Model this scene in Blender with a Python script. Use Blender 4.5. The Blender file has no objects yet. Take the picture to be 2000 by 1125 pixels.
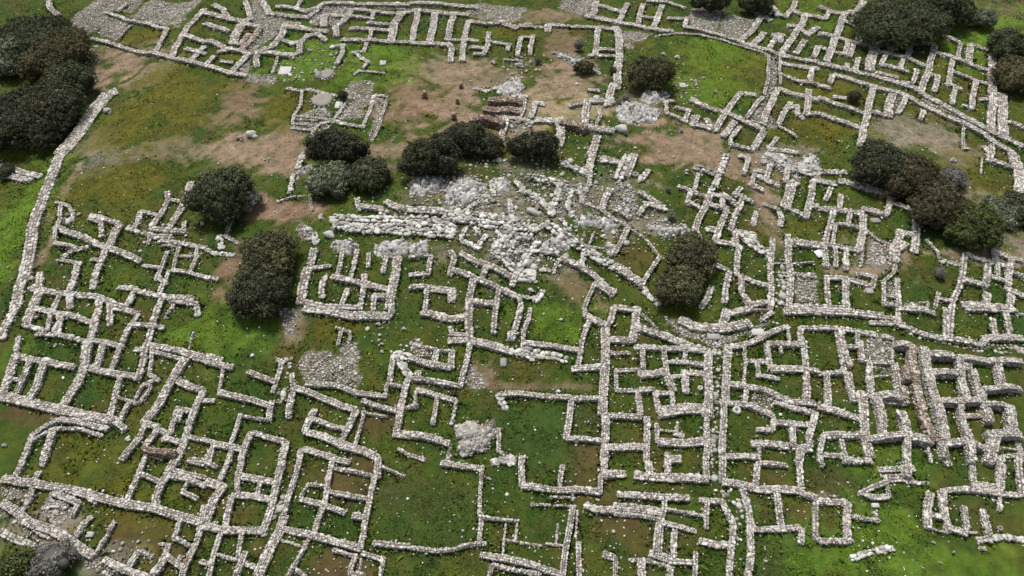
import bpy, math
import numpy as np

# ------------------------------------------------------------------ camera, sky, sun, exposure
S = bpy.context.scene
PITCH = math.radians(50.0); HC = 53.0; LENS = 24.3
cam_d = bpy.data.cameras.new("camera"); cam = bpy.data.objects.new("camera", cam_d)
S.collection.objects.link(cam); S.camera = cam
cam.location = (0, 0, HC); cam.rotation_euler = (math.radians(90) - PITCH, 0, 0)
cam_d.lens = LENS; cam_d.sensor_width = 36; cam_d.clip_start = 0.5; cam_d.clip_end = 9000
SUN_EL = math.radians(66); SUN_AZ = math.radians(-28)      # azimuth from +Y (away from camera), negative = left
W = bpy.data.worlds.new("World"); S.world = W; W.use_nodes = True
nt = W.node_tree; nt.nodes.clear()
sky = nt.nodes.new("ShaderNodeTexSky"); sky.sky_type = 'NISHITA'; sky.sun_disc = False
sky.sun_elevation = SUN_EL; sky.sun_rotation = SUN_AZ; sky.air_density = 1.0; sky.dust_density = 4.0; sky.ozone_density = 1.0
hs = nt.nodes.new("ShaderNodeHueSaturation"); hs.inputs['Saturation'].default_value = 0.45
bg = nt.nodes.new("ShaderNodeBackground"); bg.inputs[1].default_value = 0.085
wo = nt.nodes.new("ShaderNodeOutputWorld")
nt.links.new(sky.outputs[0], hs.inputs['Color']); nt.links.new(hs.outputs[0], bg.inputs[0]); nt.links.new(bg.outputs[0], wo.inputs[0])
sd = bpy.data.lights.new("sun", 'SUN'); sd.energy = 2.7; sd.angle = math.radians(10); sd.color = (1.0, 0.96, 0.9)
sun = bpy.data.objects.new("sun", sd); S.collection.objects.link(sun)
from mathutils import Vector
sv = Vector((math.sin(SUN_AZ) * math.cos(SUN_EL), math.cos(SUN_AZ) * math.cos(SUN_EL), math.sin(SUN_EL)))
sun.rotation_euler = sv.to_track_quat('Z', 'Y').to_euler(); sun.location = (0, 0, 80)
S.view_settings.view_transform = 'Standard'; S.view_settings.look = 'None'
S.view_settings.exposure = 0.48; S.view_settings.gamma = 1.0; S.view_settings.use_curve_mapping = False

rng = np.random.default_rng(7)
PITCH=math.radians(50.0); HC=53.0; LENS=24.3
def fbm(x,y,s,seed=0,octs=3):
    r=0.0; a=1.0; t=0.0
    for k in range(octs):
        f=2**k/s; p=seed*1.7+k*2.3
        r=r+a*(np.sin(x*f*1.31+1.7*np.sin(y*f*0.93+p)+p)*np.cos(y*f*1.17+1.3*np.sin(x*f*0.71-p)+p*2)); t+=a; a*=0.55
    return r/t
def ground_z(x,y):
    z=3.2*np.exp(-((x-4)**2/(2*26.0**2)+(y-56)**2/(2*20.0**2)))
    z=z-1.6/(1+np.exp((x+56-0.12*(y-50))*0.6))
    z=z+0.35*fbm(x,y,11.0,3,2)
    return z

GZ = lambda x, y: ground_z(np.asarray(x, float), np.asarray(y, float))

# ------------------------------------------------------------------ materials
def vmat(name, rough=0.9, noise_scale=6.0, lo=0.65, hi=1.25, spot=None, bump=0.0, bump_scale=20.0, col=None):
    m = bpy.data.materials.new(name); m.use_nodes = True
    n = m.node_tree.nodes; L = m.node_tree.links; n.clear()
    out = n.new("ShaderNodeOutputMaterial"); p = n.new("ShaderNodeBsdfPrincipled")
    p.inputs['Roughness'].default_value = rough; p.inputs['Specular IOR Level'].default_value = 0.15
    L.new(p.outputs[0], out.inputs[0])
    a = n.new("ShaderNodeAttribute"); a.attribute_name = "Col"
    g = n.new("ShaderNodeNewGeometry")
    nz = n.new("ShaderNodeTexNoise"); nz.inputs['Scale'].default_value = noise_scale; nz.inputs['Detail'].default_value = 6
    nz.inputs['Roughness'].default_value = 0.7
    L.new(g.outputs['Position'], nz.inputs['Vector'])
    mr = n.new("ShaderNodeMapRange"); mr.inputs[1].default_value = 0.3; mr.inputs[2].default_value = 0.7
    mr.inputs[3].default_value = lo; mr.inputs[4].default_value = hi
    L.new(nz.outputs[0], mr.inputs[0])
    mul = n.new("ShaderNodeVectorMath"); mul.operation = 'SCALE'
    if col is None: L.new(a.outputs['Color'], mul.inputs[0])
    else: mul.inputs[0].default_value = col
    L.new(mr.outputs[0], mul.inputs['Scale'])
    src = mul.outputs[0]
    for (c, sc, t0, t1) in (spot or []):
        n2 = n.new("ShaderNodeTexNoise"); n2.inputs['Scale'].default_value = sc; n2.inputs['Detail'].default_value = 4
        n2.inputs['Roughness'].default_value = 0.65
        L.new(g.outputs['Position'], n2.inputs['Vector'])
        r = n.new("ShaderNodeMapRange"); r.inputs[1].default_value = t0; r.inputs[2].default_value = t1
        L.new(n2.outputs[0], r.inputs[0])
        mx = n.new("ShaderNodeMix"); mx.data_type = 'RGBA'
        L.new(r.outputs[0], mx.inputs[0]); L.new(src, mx.inputs[6]); mx.inputs[7].default_value = (*c, 1)
        src = mx.outputs[2]
    L.new(src, p.inputs['Base Color'])
    if bump:
        b = n.new("ShaderNodeBump"); b.inputs['Strength'].default_value = bump; b.inputs['Distance'].default_value = 0.15
        nb = n.new("ShaderNodeTexNoise"); nb.inputs['Scale'].default_value = bump_scale; nb.inputs['Detail'].default_value = 5
        nb.inputs['Roughness'].default_value = 0.7
        L.new(g.outputs['Position'], nb.inputs['Vector'])
        L.new(nb.outputs[0], b.inputs['Height']); L.new(b.outputs[0], p.inputs['Normal'])
    return m
M_STONE = vmat("limestone", .92, 9.0, .7, 1.2, [((.16, .13, .10), 1.3, .58, .72), ((.62, .60, .57), 7.0, .66, .72)], .5, 14)
M_MORTAR = vmat("earth_fill", .95, 7.0, .5, 1.4)
M_GROUND = vmat("soil_and_turf", .97, 1.6, .68, 1.36, None, .6, 3.2)
M_LEAF = vmat("leaves", .75, 1.5, .75, 1.25)
M_GRASS = vmat("grass_blades", .85, .8, .75, 1.3)
M_BARK = vmat("bark", .95, 12, .6, 1.3)
M_WHITE = vmat("white_paint", .6, 3, .92, 1.03)

# ------------------------------------------------------------------ mesh helpers
def link(o, parent=None):
    S.collection.objects.link(o)
    if parent is not None: o.parent = parent
    return o
def mesh_obj(name, V, Fc, mat, parent=None, col=None, smooth=False):
    """V (n,3); Fc (m,k) int array or list of such; col (n,3)"""
    V = np.asarray(V, np.float32)
    if not isinstance(Fc, list): Fc = [Fc]
    Fc = [np.asarray(f, np.int32) for f in Fc if len(f)]
    me = bpy.data.meshes.new(name)
    me.vertices.add(len(V)); me.vertices.foreach_set("co", V.ravel())
    loops = np.concatenate([f.ravel() for f in Fc]); tot = np.concatenate([np.full(len(f), f.shape[1], np.int32) for f in Fc])
    st = np.concatenate([[0], np.cumsum(tot)[:-1]]).astype(np.int32)
    me.loops.add(len(loops)); me.loops.foreach_set("vertex_index", loops)
    me.polygons.add(len(tot)); me.polygons.foreach_set("loop_start", st); me.polygons.foreach_set("loop_total", tot)
    if smooth: me.polygons.foreach_set("use_smooth", np.ones(len(tot), bool))
    if col is None: col = np.ones((len(V), 3))
    at = me.color_attributes.new("Col", 'FLOAT_COLOR', 'POINT')
    c4 = np.ones((len(V), 4), np.float32); c4[:, :3] = col; at.data.foreach_set("color", c4.ravel())
    me.materials.append(mat); me.update(); me.validate()
    return link(bpy.data.objects.new(name, me), parent)
def tag(o, label=None, cat=None, group=None, kind=None):
    for k, v in (('label', label), ('category', cat), ('group', group), ('kind', kind)):
        if v: o[k] = v
    return o
def empty(name, loc):
    o = bpy.data.objects.new(name, None); o.location = loc; o.empty_display_size = .5; return link(o)
def at_root(root, V):
    return np.asarray(V) - np.array(root.location)

# unit rocks: 20-face and 80-face, blocky
def ico():
    t = (1 + 5 ** .5) / 2
    v = np.array([(-1, t, 0), (1, t, 0), (-1, -t, 0), (1, -t, 0), (0, -1, t), (0, 1, t), (0, -1, -t), (0, 1, -t), (t, 0, -1), (t, 0, 1), (-t, 0, -1), (-t, 0, 1)], float)
    f = [(0, 11, 5), (0, 5, 1), (0, 1, 7), (0, 7, 10), (0, 10, 11), (1, 5, 9), (5, 11, 4), (11, 10, 2), (10, 7, 6), (7, 1, 8), (3, 9, 4), (3, 4, 2), (3, 2, 6), (3, 6, 8), (3, 8, 9), (4, 9, 5), (2, 4, 11), (6, 2, 10), (8, 6, 7), (9, 8, 1)]
    return v / np.linalg.norm(v[0]), np.array(f)
def subdiv(v, f):
    v = list(map(tuple, v)); d = {}; nf = []
    def mid(a, b):
        k = (min(a, b), max(a, b))
        if k not in d:
            m = (np.array(v[a]) + np.array(v[b])) / 2; m /= np.linalg.norm(m); d[k] = len(v); v.append(tuple(m))
        return d[k]
    for a, b, c in f:
        ab, bc, ca = mid(a, b), mid(b, c), mid(c, a)
        nf += [(a, ab, ca), (b, bc, ab), (c, ca, bc), (ab, bc, ca)]
    return np.array(v), np.array(nf)
I0 = ico(); I1 = subdiv(*I0); I2 = subdiv(*I1)
def blocky(v, k, jit, seed, cuts=4, lims=(.72, .95)):
    r = np.random.default_rng(seed)
    # random orientation so that the facets differ, then square it off
    q = r.normal(size=(3, 3)); q, _ = np.linalg.qr(q); v = v @ q
    box = v / np.abs(v).max(1, keepdims=True)
    v = v * (1 - k) + box * k * .8
    d = r.normal(size=(12, 3)); d /= np.linalg.norm(d, axis=1, keepdims=True)
    for n_ in d[:cuts]:                                         # knock off corners: flat facets
        s = v @ n_; lim = r.uniform(*lims); v = v - np.outer(np.maximum(s - lim, 0), n_)
    return v * (1 + r.normal(size=(len(v), 1)) * jit)
LIB0 = np.array([blocky(I0[0], .62, .07, i) for i in range(24)])
LIB1 = np.array([blocky(I1[0], .5, .012, 50 + i, 9, (.48, .85)) for i in range(24)])
LIB2 = np.array([blocky(I2[0], .45, .012, 90 + i, 12, (.5, .85)) for i in range(12)])
LIBS = {0: (LIB0, I0[1]), 1: (LIB1, I1[1]), 2: (LIB2, I2[1])}
PAL = np.array([(.555, .535, .51), (.49, .465, .44), (.62, .60, .575), (.40, .36, .33), (.52, .47, .44), (.30, .265, .24), (.71, .69, .665), (.46, .39, .35)])
PALW = np.array([.22, .18, .16, .12, .12, .08, .07, .05])
REDP = np.array([(.32, .23, .18), (.23, .155, .12), (.44, .39, .35), (.19, .13, .105), (.40, .33, .28)])
MEGP = np.array([(.50, .49, .468), (.59, .58, .555), (.42, .41, .39), (.32, .305, .285), (.66, .65, .62)])
def stone_cols(n, pal='n', rr=None):
    rr = rr or rng
    if pal == 'r': c = REDP[rr.integers(0, 5, n)]
    elif pal == 'p': c = np.where(rr.random((n, 1)) < .68, REDP[rr.integers(0, 5, n)] * 1.25, PAL[rr.choice(8, n, p=PALW)])
    elif pal == 'm': c = MEGP[rr.integers(0, 5, n)]
    else: c = PAL[rr.choice(8, n, p=PALW)]
    return c * np.array((.99, 1.0, .965)) * rr.uniform(.72, 1.16, (n, 1))
def stones(C, Sz, yaw, lib=0, tilt=.15, cols=None, rr=None):
    """returns V, F, col for n stones"""
    rr = rr or rng
    L, Fi = LIBS[lib]; n = len(C); C = np.asarray(C, float)
    P = L[rr.integers(0, len(L), n)] * (np.asarray(Sz)[:, None, :] * .5)
    tx = rr.normal(size=n) * tilt; ty = rr.normal(size=n) * tilt
    def rot(P, i, j, a):
        c, s = np.cos(a)[:, None], np.sin(a)[:, None]; A = P[..., i].copy(); B = P[..., j].copy()
        P[..., i] = A * c - B * s; P[..., j] = A * s + B * c
    rot(P, 1, 2, tx); rot(P, 0, 2, ty); rot(P, 0, 1, np.asarray(yaw))
    P += C[:, None, :]
    k = L.shape[1]
    Fa = (Fi[None] + (np.arange(n) * k)[:, None, None]).reshape(-1, 3)
    if cols is None: cols = stone_cols(n, rr=rr)
    return P.reshape(-1, 3), Fa, np.repeat(cols, k, axis=0)
class Acc:
    def __init__(s): s.V = []; s.F = []; s.C = []; s.n = 0
    def add(s, V, Fa, C):
        V = np.asarray(V, float); Fa = np.asarray(Fa)
        if len(V) == 0: return
        s.V.append(V); s.F.append(Fa + s.n); s.C.append(np.asarray(C) if np.ndim(C) == 2 else np.tile(C, (len(V), 1))); s.n += len(V)
    def obj(s, name, mat, parent=None, root=None, smooth=False):
        V = np.concatenate(s.V); C = np.concatenate(s.C)
        if root is not None: V = V - np.array(root.location)
        tri = [f for f in s.F if f.shape[1] == 3]; qu = [f for f in s.F if f.shape[1] == 4]
        return mesh_obj(name, V, ([np.concatenate(tri)] if tri else []) + ([np.concatenate(qu)] if qu else []), mat, parent, C, smooth)

# ------------------------------------------------------------------ data (metres)
WALLS = """
A1 0.84 0.37 - -62.57,93.74 -57.74,92.08 -50.26,87.76 -46.3,85.52 -41.62,83.76
A1 0.4 0.37 - -58.11,93.13 -57.43,97.3
A1 0.72 0.37 - -62.52,101.23 -58.15,98.49 -54.39,97.29 -50.9,94.9
A1 0.85 0.37 - -50.9,94.9 -50.3,87.79
A1 0.85 0.37 - -46.3,99.27 -47.39,94.63 -47.47,91.62 -47.2,86.03
A1 0.89 0.37 - -47.46,92.02 -43.51,89.73
A1 0.71 0.37 - -45.74,88.08 -43.95,87.27 -42.63,86.69
A1 0.8 0.37 - -43.19,88.63 -44.27,84.76
A1 0.72 0.37 - -60.83,101.21 -60.51,103.8
X1 0.9 0.37 - -72.72,104.16 -71.21,101.63 -69.2,99.75
X2 1.83 0.37 - -52.43,78.91 -53.67,78.06 -53.84,75.28 -53.96,71.23 -54.18,66.98 -54.52,65.82
A1 0.79 0.37 - -41.63,83.74 -39.62,82.68 -37.43,81.5 -35.41,80.85
A1 0.89 0.37 - -45.07,95.1 -43.5,93.84 -40.93,92.51
A1 0.89 0.37 - -43.62,90.1 -41.8,89.24 -40.01,87.67 -39.76,87.77
A1 0.99 0.37 - -46.56,98.17 -44.08,97.37 -41.87,96.03 -39.11,94.79
A1 0.9 0.37 - -45.34,100.35 -43.47,98.91 -41.87,96.03
A1 0.9 0.37 - -40.74,101.23 -39.47,98.66 -38.55,95.79 -39.39,94.29
A1 0.71 0.37 - -41.12,86.08 -41.62,83.76
A1 0.62 0.37 - -39.98,84.68 -38.14,84.2
A1 0.89 0.37 - -41.01,87.08 -39.41,87.61 -37.45,86.75 -36.31,86 -36.88,84.42 -37.58,81.58
A1 1.34 0.37 - -39.39,94.28 -39.39,91.98 -39.39,89.01
A1 0.98 0.37 - -39.39,94.29 -36.43,93.25
A1 0.98 0.37 r -36.43,93.25 -36.77,89.47 -37.61,86.86
A1 0.89 0.37 r -37.45,91.41 -38.29,88.54
A2 0.99 0.37 - -38.27,101.3 -36.92,99.11 -36.11,97.39 -33.32,96.63 -30.04,96.34
A2 0.85 0.37 - -35.62,99.63 -33.1,99.35 -30.85,98.33 -29.18,99.22 -28.48,101.08
A2 0.72 0.37 - -32.34,101.6 -32.52,99.08
A2 0.81 0.37 - -29.18,99.22 -30.04,96.34
A2 1.16 0.37 r -32.97,94.51 -30.92,93.87
A2 0.98 0.37 - -32.97,94.51 -32.69,90.36 -33.29,87.84 -34.92,86.57 -35.04,84.63 -34.46,82.97
A2 0.89 0.37 - -32.87,93.04 -30.06,92.61 -26.41,91.89
A2 0.8 0.37 - -32.87,89.62 -30.76,88.51 -29.69,88.88
A2 0.8 0.37 - -29.69,88.88 -29.07,90.58 -27.61,91.03 -26.15,89.35
A2 0.71 0.37 - -25.13,87.9 -23.65,88.12 -23.28,85.95 -23.67,82.89
A2 0.89 0.37 - -29.69,88.88 -29.4,86.45 -30.34,85.46 -32.1,85.82 -33.5,86.19 -34.92,86.57
A2 0.53 0.2 - -32.14,85.83 -32.13,83.14 -32.12,81.46
A3 0.81 0.37 - -23.96,98.79 -20.76,97.87 -17.25,97.43 -15.25,97.76
A3 0.99 0.37 - -23.96,98.79 -24.4,96.35 -25.5,93.38 -25.01,90.56
A3 0.76 0.37 - -24.23,96.8 -20.51,95.91
A3 0.76 0.37 - -20.76,97.87 -20.51,95.91
A3 0.8 0.37 - -21.15,94.72 -17.17,94.14
A3 0.85 0.37 - -23.47,93.04 -20.1,92.78 -17.12,92.57
A3 0.67 0.37 - -20.32,92.8 -20.1,89.57
A3 1.17 0.37 - -16.4,97.57 -17.12,94.35 -17.13,89.21
A3 0.8 0.37 - -24.12,89.83 -20.24,89.57 -14.37,88.89
A3 0.9 0.37 - -27.98,97.13 -24.31,96.59
A3 1.17 0.37 - -27.98,97.13 -27.34,93.76
A4 0.99 0.37 - -28.54,100.91 -23.78,100.37 -15.43,99.72
X3 0.53 0.2 - -20.54,89.59 -20.48,86.55 -21.84,86.21 -19.33,83.31 -19.86,81.87
X3 0.44 0.2 - -20.88,80.2 -20.28,81.02 -16.76,80.45
K1 0.61 0.2 - -29.22,77.55 -27.44,76.78 -26.07,77 -24.09,75.91 -22.61,75.5 -20.39,74.67
K1 0.52 0.2 - -26.99,76.58 -26.58,73.53 -26.81,71.38 -26.67,69.34
A3 0.85 0.37 - -15.27,97.95 -14.05,98.09 -11.13,97.28 -6.43,96.39
A3 0.9 0.37 - -14.02,98.08 -14.07,88.85
A3 1.03 0.37 - -11.32,97.31 -11.53,88.33
A3 0.9 0.37 - -8.63,96.8 -9.1,89.33
A3 0.8 0.37 - -6.37,94.75 -6.45,92.02 -6.74,89.8 -6.79,83.17
A3 0.8 0.37 - -14.07,88.65 -12.41,88.44 -8.95,88.02 -8.31,86.88 -8.27,83.28
A3 0.67 0.37 - -9.1,89.33 -4.79,88.96
A3 0.66 0.37 - -5.86,87.11 -3.53,86.9
A3 0.66 0.37 - -5.21,85.05 -3.83,84.92
A5 0.76 0.37 - -3.21,91.19 -3.41,87.69 -3.83,84.92
A5 0.67 0.37 - -3.35,88.79 -0.38,87.48 -0.56,85.88
A4 0.99 0.37 - -15.51,100.53 -11.32,99.95 -6.75,98.94 -5.1,98.53
A5 0.98 0.37 r -6.37,94.52 -3.75,93.73 -1.39,93.98 0.78,92.41
A5 1.34 0.37 r 1.08,93.27 2.96,93.41
A5 0.62 0.2 - 2.96,93.11 5.3,93.34
A5 0.98 0.37 - 5.36,94.09 5.18,91.88
A5 0.71 0.37 - 5.33,93.72 8.72,93.68 11.28,93.48 15.16,92.41
A6 0.71 0.37 - 1.23,89.72 0.74,84.32
A6 0.71 0.37 - 3,90.41 2.41,84.71
A6 0.53 0.37 - 1.23,89.72 2.93,89.75
A8 0.85 0.37 - 12.46,93.16 11.31,84.5
A8 0.71 0.37 - 11.58,86.51 14.75,85.91
A8 0.71 0.37 - 10.38,84.56 14.6,84.31
A7 0.99 0.37 - 12.94,101.63 12.21,97.7 11.34,96.87 13.08,96 15.72,94.81
A7 0.81 0.37 - 12.7,100.34 14.01,99.64 15.35,98.58
C1 1.05 0.95 - -2.85,72.54 1.17,71.75
C1 1.13 0.95 - -3.45,70.28 0.77,69.63
C1 1.04 0.95 - -5,68.02 -3.06,67.77 -0.95,66.66
C1 1.13 0.37 - 1.54,74.11 1,70.62 0.57,68.71
C1 0.95 0.37 - -1.97,70.05 -0.81,68.47 -1.1,64.6
C1 0.78 0.37 - -1.37,69.23 1.3,68.52 2.43,67.95
C1 0.7 0.37 - 2.85,72.37 2.29,69.12
C1 0.87 0.37 - 2.85,72.37 4.03,71.99
C1 0.95 0.37 - 2.77,68.53 4.72,68.24 5.07,68.81
C2 1.21 0.37 - 5.72,68.81 5.75,65.99 5.3,63.21
C2 1.04 0.95 - 5.73,67.58 7.83,66.82 8.57,65.99
C2 1.05 0.37 - 9.35,73.45 8.83,68.85 8.54,67.1
C2 0.52 0.37 - 7.03,71.6 9.24,72.47
C2 0.52 0.37 - 9.72,75.85 11.08,75.53
C2 0.96 0.37 - 9.32,73.18 12.71,72.93
C2 1.12 0.37 - 8.51,66.91 10.42,66.55 12,66.3
C2 0.96 0.37 - 13.18,77.52 12.16,74.21 11.97,72.26
C3 0.95 0.37 - 9.99,65.17 9.12,62.26 8.76,61.59
A7 0.8 0.37 - 14.96,94.7 16.9,94.26 20.09,92.91 21.37,92.23 23.13,92.21
A7 0.81 0.37 - 17.66,100.85 16.49,97.73 15.72,94.81
A7 0.72 0.37 - 15.39,99.02 16.49,97.73
A7 0.81 0.37 - 20.04,100.79 18.98,97.32 18.55,94.69
A7 0.9 0.37 - 22.74,100.21 21.59,96.41 20.36,92.8
A7 0.67 0.37 - 18.89,96.76 21.43,95.95
A7 0.68 0.37 - 20.65,101.6 23.88,100.95 26.06,99.16
A7 0.76 0.37 - 22.96,96.15 25.71,95.83 25.08,93.28
X4 0.44 0.2 - 20.37,90.61 23.23,91.49 26.7,91.19 29.97,89.87 32.61,87.92 35.3,85.69 33.86,79.98 32.22,75.61
A9 0.71 0.37 - 25.08,93.28 28.35,91.78 29.48,91.48 32.12,89.25
A9 0.85 0.37 - 37.33,97.24 34.7,92.69 32.2,89.39
B1 0.9 0.37 - 35.69,99.82 37.37,97.2 38.31,96.04
B1 0.85 0.37 - 38.37,97.99 39.34,99.53 39.7,97.6 40.82,97.19 42.4,99.46 43.31,101.41
B1 0.85 0.37 - 41.99,98.87 43.73,97.49 45.97,96.46
B1 1.02 0.37 - 36.4,92.34 33.51,87.93
B1 0.8 0.37 - 37.37,91.54 38.76,91.59 38,89.51
B1 0.8 0.37 - 38.08,91.56 35.51,86.65
B1 0.99 0.37 - 43.73,97.49 42.21,94.06 41.29,92.87 37.01,85.8
B1 0.89 0.37 - 40.32,94.45 42.26,94.12
B1 0.98 0.37 - 41.82,93.57 42.67,92.14 44.79,94.06
B1 0.98 0.37 - 41.72,90.19 39.34,86.61
B1 0.89 0.37 - 43.28,88.82 41.59,85.73
B1 0.71 0.37 - 32.2,89.39 33.36,88.02 36.65,85.92 41.88,84.24
C2 1.12 0.37 - 14.83,93.41 15.28,92.07 14.64,84.55 13.68,78.89 13.39,76.17
D1 0.44 0.2 - 36.94,85.73 35,78.42
D2 0.79 0.37 - 29.15,75.68 31.02,75.22
D2 0.87 0.37 - 29.15,75.68 26.22,70.96 24.16,66.92
D2 0.87 0.37 - 22.31,73.56 24.01,71.73 26.15,70.66 27.61,69.62 29.56,67.9 30.03,67.29
D2 0.78 0.37 - 22.16,69.88 21.69,68.16 24.16,66.92
D2 0.69 0.37 - 22.66,69.89 21.82,68.1
D2 0.69 0.37 - 23.55,69.34 23.64,67.18
D2 0.61 0.37 - 20.15,71.8 21.7,71.06 20.8,68.72
D2 0.52 0.37 - 20.8,68.72 18.94,70.47 19.14,72.88 20.21,73.2
D2 0.82 0.37 - 26.97,68.99 24.81,65.81
D2 0.7 0.37 - 31.84,74.99 28.54,70.01
D1 0.87 0.37 - 34.46,77.19 31.81,72.16 30.28,68.8
D1 0.96 0.37 - 34.46,77.19 35.79,75.92 37.4,75.39 38.92,74.56
D1 0.83 0.37 - 38.41,77.04 36.39,71.33
D1 0.7 0.37 - 35.07,73.98 32.18,68.86
D1 0.7 0.37 - 34.31,72.62 35.69,73.09 35.34,71.26 35.78,70.42
D1 0.69 0.37 - 36.39,71.33 38.44,71.49
D3 0.86 0.37 - 30.03,67.29 29.28,66.02 28.09,63.79
D3 0.6 0.37 - 27.23,67.91 25.46,65.05 25.44,64.25 27.86,63.37
D1 0.52 0.2 - 32.18,68.86 33.25,67.72 34,66.76
D3 0.6 0.2 - 31.61,66.52 29.8,64.15
D3 0.86 0.2 - 29.8,64.15 31.79,64.01 33.41,63.94
D1 0.66 0.37 - 35.66,80.9 37.54,78.97 40.08,78.43
D1 0.88 0.2 - 36.42,83.78 38.62,83.2 41.44,82.64
D1 0.75 0.37 - 40.52,82.82 39.02,78.66
B2 0.88 0.37 - 41.76,83.85 45.01,82.43 48.92,80.46 52.57,78.05 53.17,76.83 54.8,74.73 56.33,71.8 58.9,68.47 61.09,66.11
D4 0.79 0.37 - 42.73,80.9 46.26,79.08 48.45,77.6 50.89,76.44 52.21,74.38 54.45,71.79 56.12,70.11 57.25,68.49 59.26,64.66
B1 0.99 0.37 - 49.67,97.74 48.17,94.73 45.26,88.92 43.15,84.67
B2 0.99 0.37 - 53.74,101.45 51.61,98.09 49.81,94.81
B1 1.08 0.37 r 46.37,99.73 47.95,98.12 49.45,97.7 51.61,98.09
B2 0.89 0.37 - 48.73,95.86 50.71,93.95 52.96,92.74
B2 0.98 0.37 - 50.87,93.86 49.16,89.84
B2 0.71 0.37 - 46.4,91.19 48.71,90.05 51.08,88.91
B2 0.71 0.37 - 51.9,90.58 53.54,89.08
B2 0.85 0.37 - 53.36,93.57 51.08,88.91
B2 1.33 0.37 - 51.24,88.83 49.53,85.49 48.04,82.13
B2 0.8 0.37 - 54.75,91.82 52.58,86.92
B2 0.71 0.37 - 53.21,88.34 54.06,88.22
B2 0.71 0.37 - 48.04,90.39 46.17,86.6
B2 0.71 0.37 - 48.71,90.05 46.85,86.2
B1 0.71 0.37 - 43.28,88.82 44.79,87.42 46.85,86.2
B1 0.89 0.37 - 44.26,92.19 46.5,91.4
B1 0.81 0.37 - 47.54,98.23 46.52,96.63 45.97,96.46
B2 0.79 0.37 - 47.75,85.5 46.05,81.91
B2 0.71 0.37 - 45.62,83.94 45.09,82.4
B2 0.75 0.37 - 50.7,87.78 52.28,87.05 54.4,85.62 56.85,83.54
B2 0.71 0.37 - 51.8,86.28 50.24,83.76
B2 0.71 0.37 - 54.19,85.76 52.35,82.65
B2 0.66 0.37 - 50.24,83.76 51.86,82.96 53.37,82.02
B2 0.7 0.37 - 48.84,81.8 51.34,80.56
B2 0.75 0.37 - 54.8,82.8 52.9,79.35
B2 0.61 0.37 - 51.53,79.59 52.9,79.35
B3 0.76 0.37 - 57.47,91.15 54.89,86.38
B3 0.67 0.37 - 56.68,91.14 57.66,91.15 59.89,89.34
B3 0.89 0.37 - 59.89,89.34 57.59,85.03 56.54,82.91 53,77.18
B3 0.7 0.37 - 55.74,81.6 57,81.27 55.1,77.58
B3 0.8 0.37 - 58.96,87.6 60.83,86.07 62.5,84.28 64.87,82.51
B3 0.71 0.37 - 60.59,85.03 57.68,79.36 58.98,78.14
B3 0.7 0.37 - 58.36,78.73 56.25,74.81
B3 0.66 0.37 - 59.36,82.63 61.79,80.43 63.56,79.35
B3 0.7 0.37 - 61.81,80.41 58.29,73.81
B3 0.58 0.37 - 63.53,89.46 61.48,85.38
B3 0.67 0.37 - 61.94,91.71 63.53,89.46
B3 1.06 0.37 - 64.72,89.1 62.49,84.29
B3 0.67 0.37 - 64.72,89.1 66.43,87.45
B3 1.15 0.37 - 66.54,86.42 64.78,82.3 62.43,76.65 58.46,69.04
B4 1.13 0.37 - 63.96,77.27 59.45,67.88
B3 0.65 0.37 - 60.35,75.98 62.11,76.03
B3 0.61 0.37 - 57.57,74.57 58.29,73.81
B4 0.65 0.37 - 61.91,71.16 62.91,69.74
D5 0.66 0.37 - 42.73,80.9 41.66,78.85
D5 0.66 0.37 - 39.98,78.1 41.25,77.54
D4 0.96 0.37 - 47.28,78.39 44.05,71.47 43.32,69.93 41.14,65.46
D4 0.74 0.37 - 47.06,77.92 49.79,77.33 50.89,76.44
D4 1.13 0.37 - 49.43,77.14 47.54,73.46 46.96,71.85
D4 0.65 0.37 - 50.98,76.3 48.46,72.63
D4 0.65 0.37 - 44.66,72.8 46.96,71.85
D5 0.74 0.37 - 39.21,75.51 40.54,74.1 42.5,73.09 44.39,72.22
D5 0.7 0.37 - 41.21,75.67 42.76,75.5
D5 0.78 0.37 - 38.44,71.49 39.89,70.46 42.78,68.82
D4 0.65 0.37 - 51.94,73.22 50.86,71.27
D6 0.43 0.2 - 55.83,70.41 53.86,65.78 54.53,65.81
D6 0.64 0.37 - 57.49,66.4 56.61,64.46
D6 0.64 0.37 - 56.4,66.15 56.64,64.77
K1 0.43 0.2 - -26.74,70.35 -23.59,69.71
K1 0.43 0.2 - -26.67,69.34 -23.45,68.72
K1 0.43 0.2 - -26.59,68.38 -23.64,67.73
K1 0.52 0.2 - -20.39,74.67 -21.18,72.26 -21.7,69.69
K1 0.61 0.2 - -21.76,69.41 -17.8,67.92
K1 0.52 0.2 - -17.8,67.92 -17.49,72.2 -17.41,75.03
K1 0.52 0.2 - -23.92,66.21 -23.43,68.85 -22.05,69.52
K1 0.39 0.2 - -15.66,73.23 -15.77,68.92 -16.32,64.99
K1 0.52 0.2 - -17.41,75.03 -15.65,74.53
K1 0.43 0.2 - -26.77,70.91 -21.68,69.81
C1 0.52 0.2 - -4.87,76.11 -3.28,75.43 -1.91,76.11
C1 0.44 0.2 - -2.26,76.11 0.53,77.52 1.56,76.13
C2 0.53 0.2 - 6.32,84.8 9.2,83.42 11.65,79.9
C2 0.48 0.2 - 10.59,71.81 10.71,69.53 10.08,67.95
C1 0.44 0.2 - -1.1,83.55 1.47,83.18
X2 1.45 0.37 - -54.52,65.82 -53.32,62.45 -52.77,59.59 -52.13,56.91 -51.63,54.19 -50.7,51.23 -50.06,49.1 -48.9,45.52
X2 0.98 0.37 - -49.09,46.12 -48.64,43.56 -47.95,41.33
X5 0.76 0.37 - -61.54,64.83 -58.99,63.7 -54.99,61.75
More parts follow.
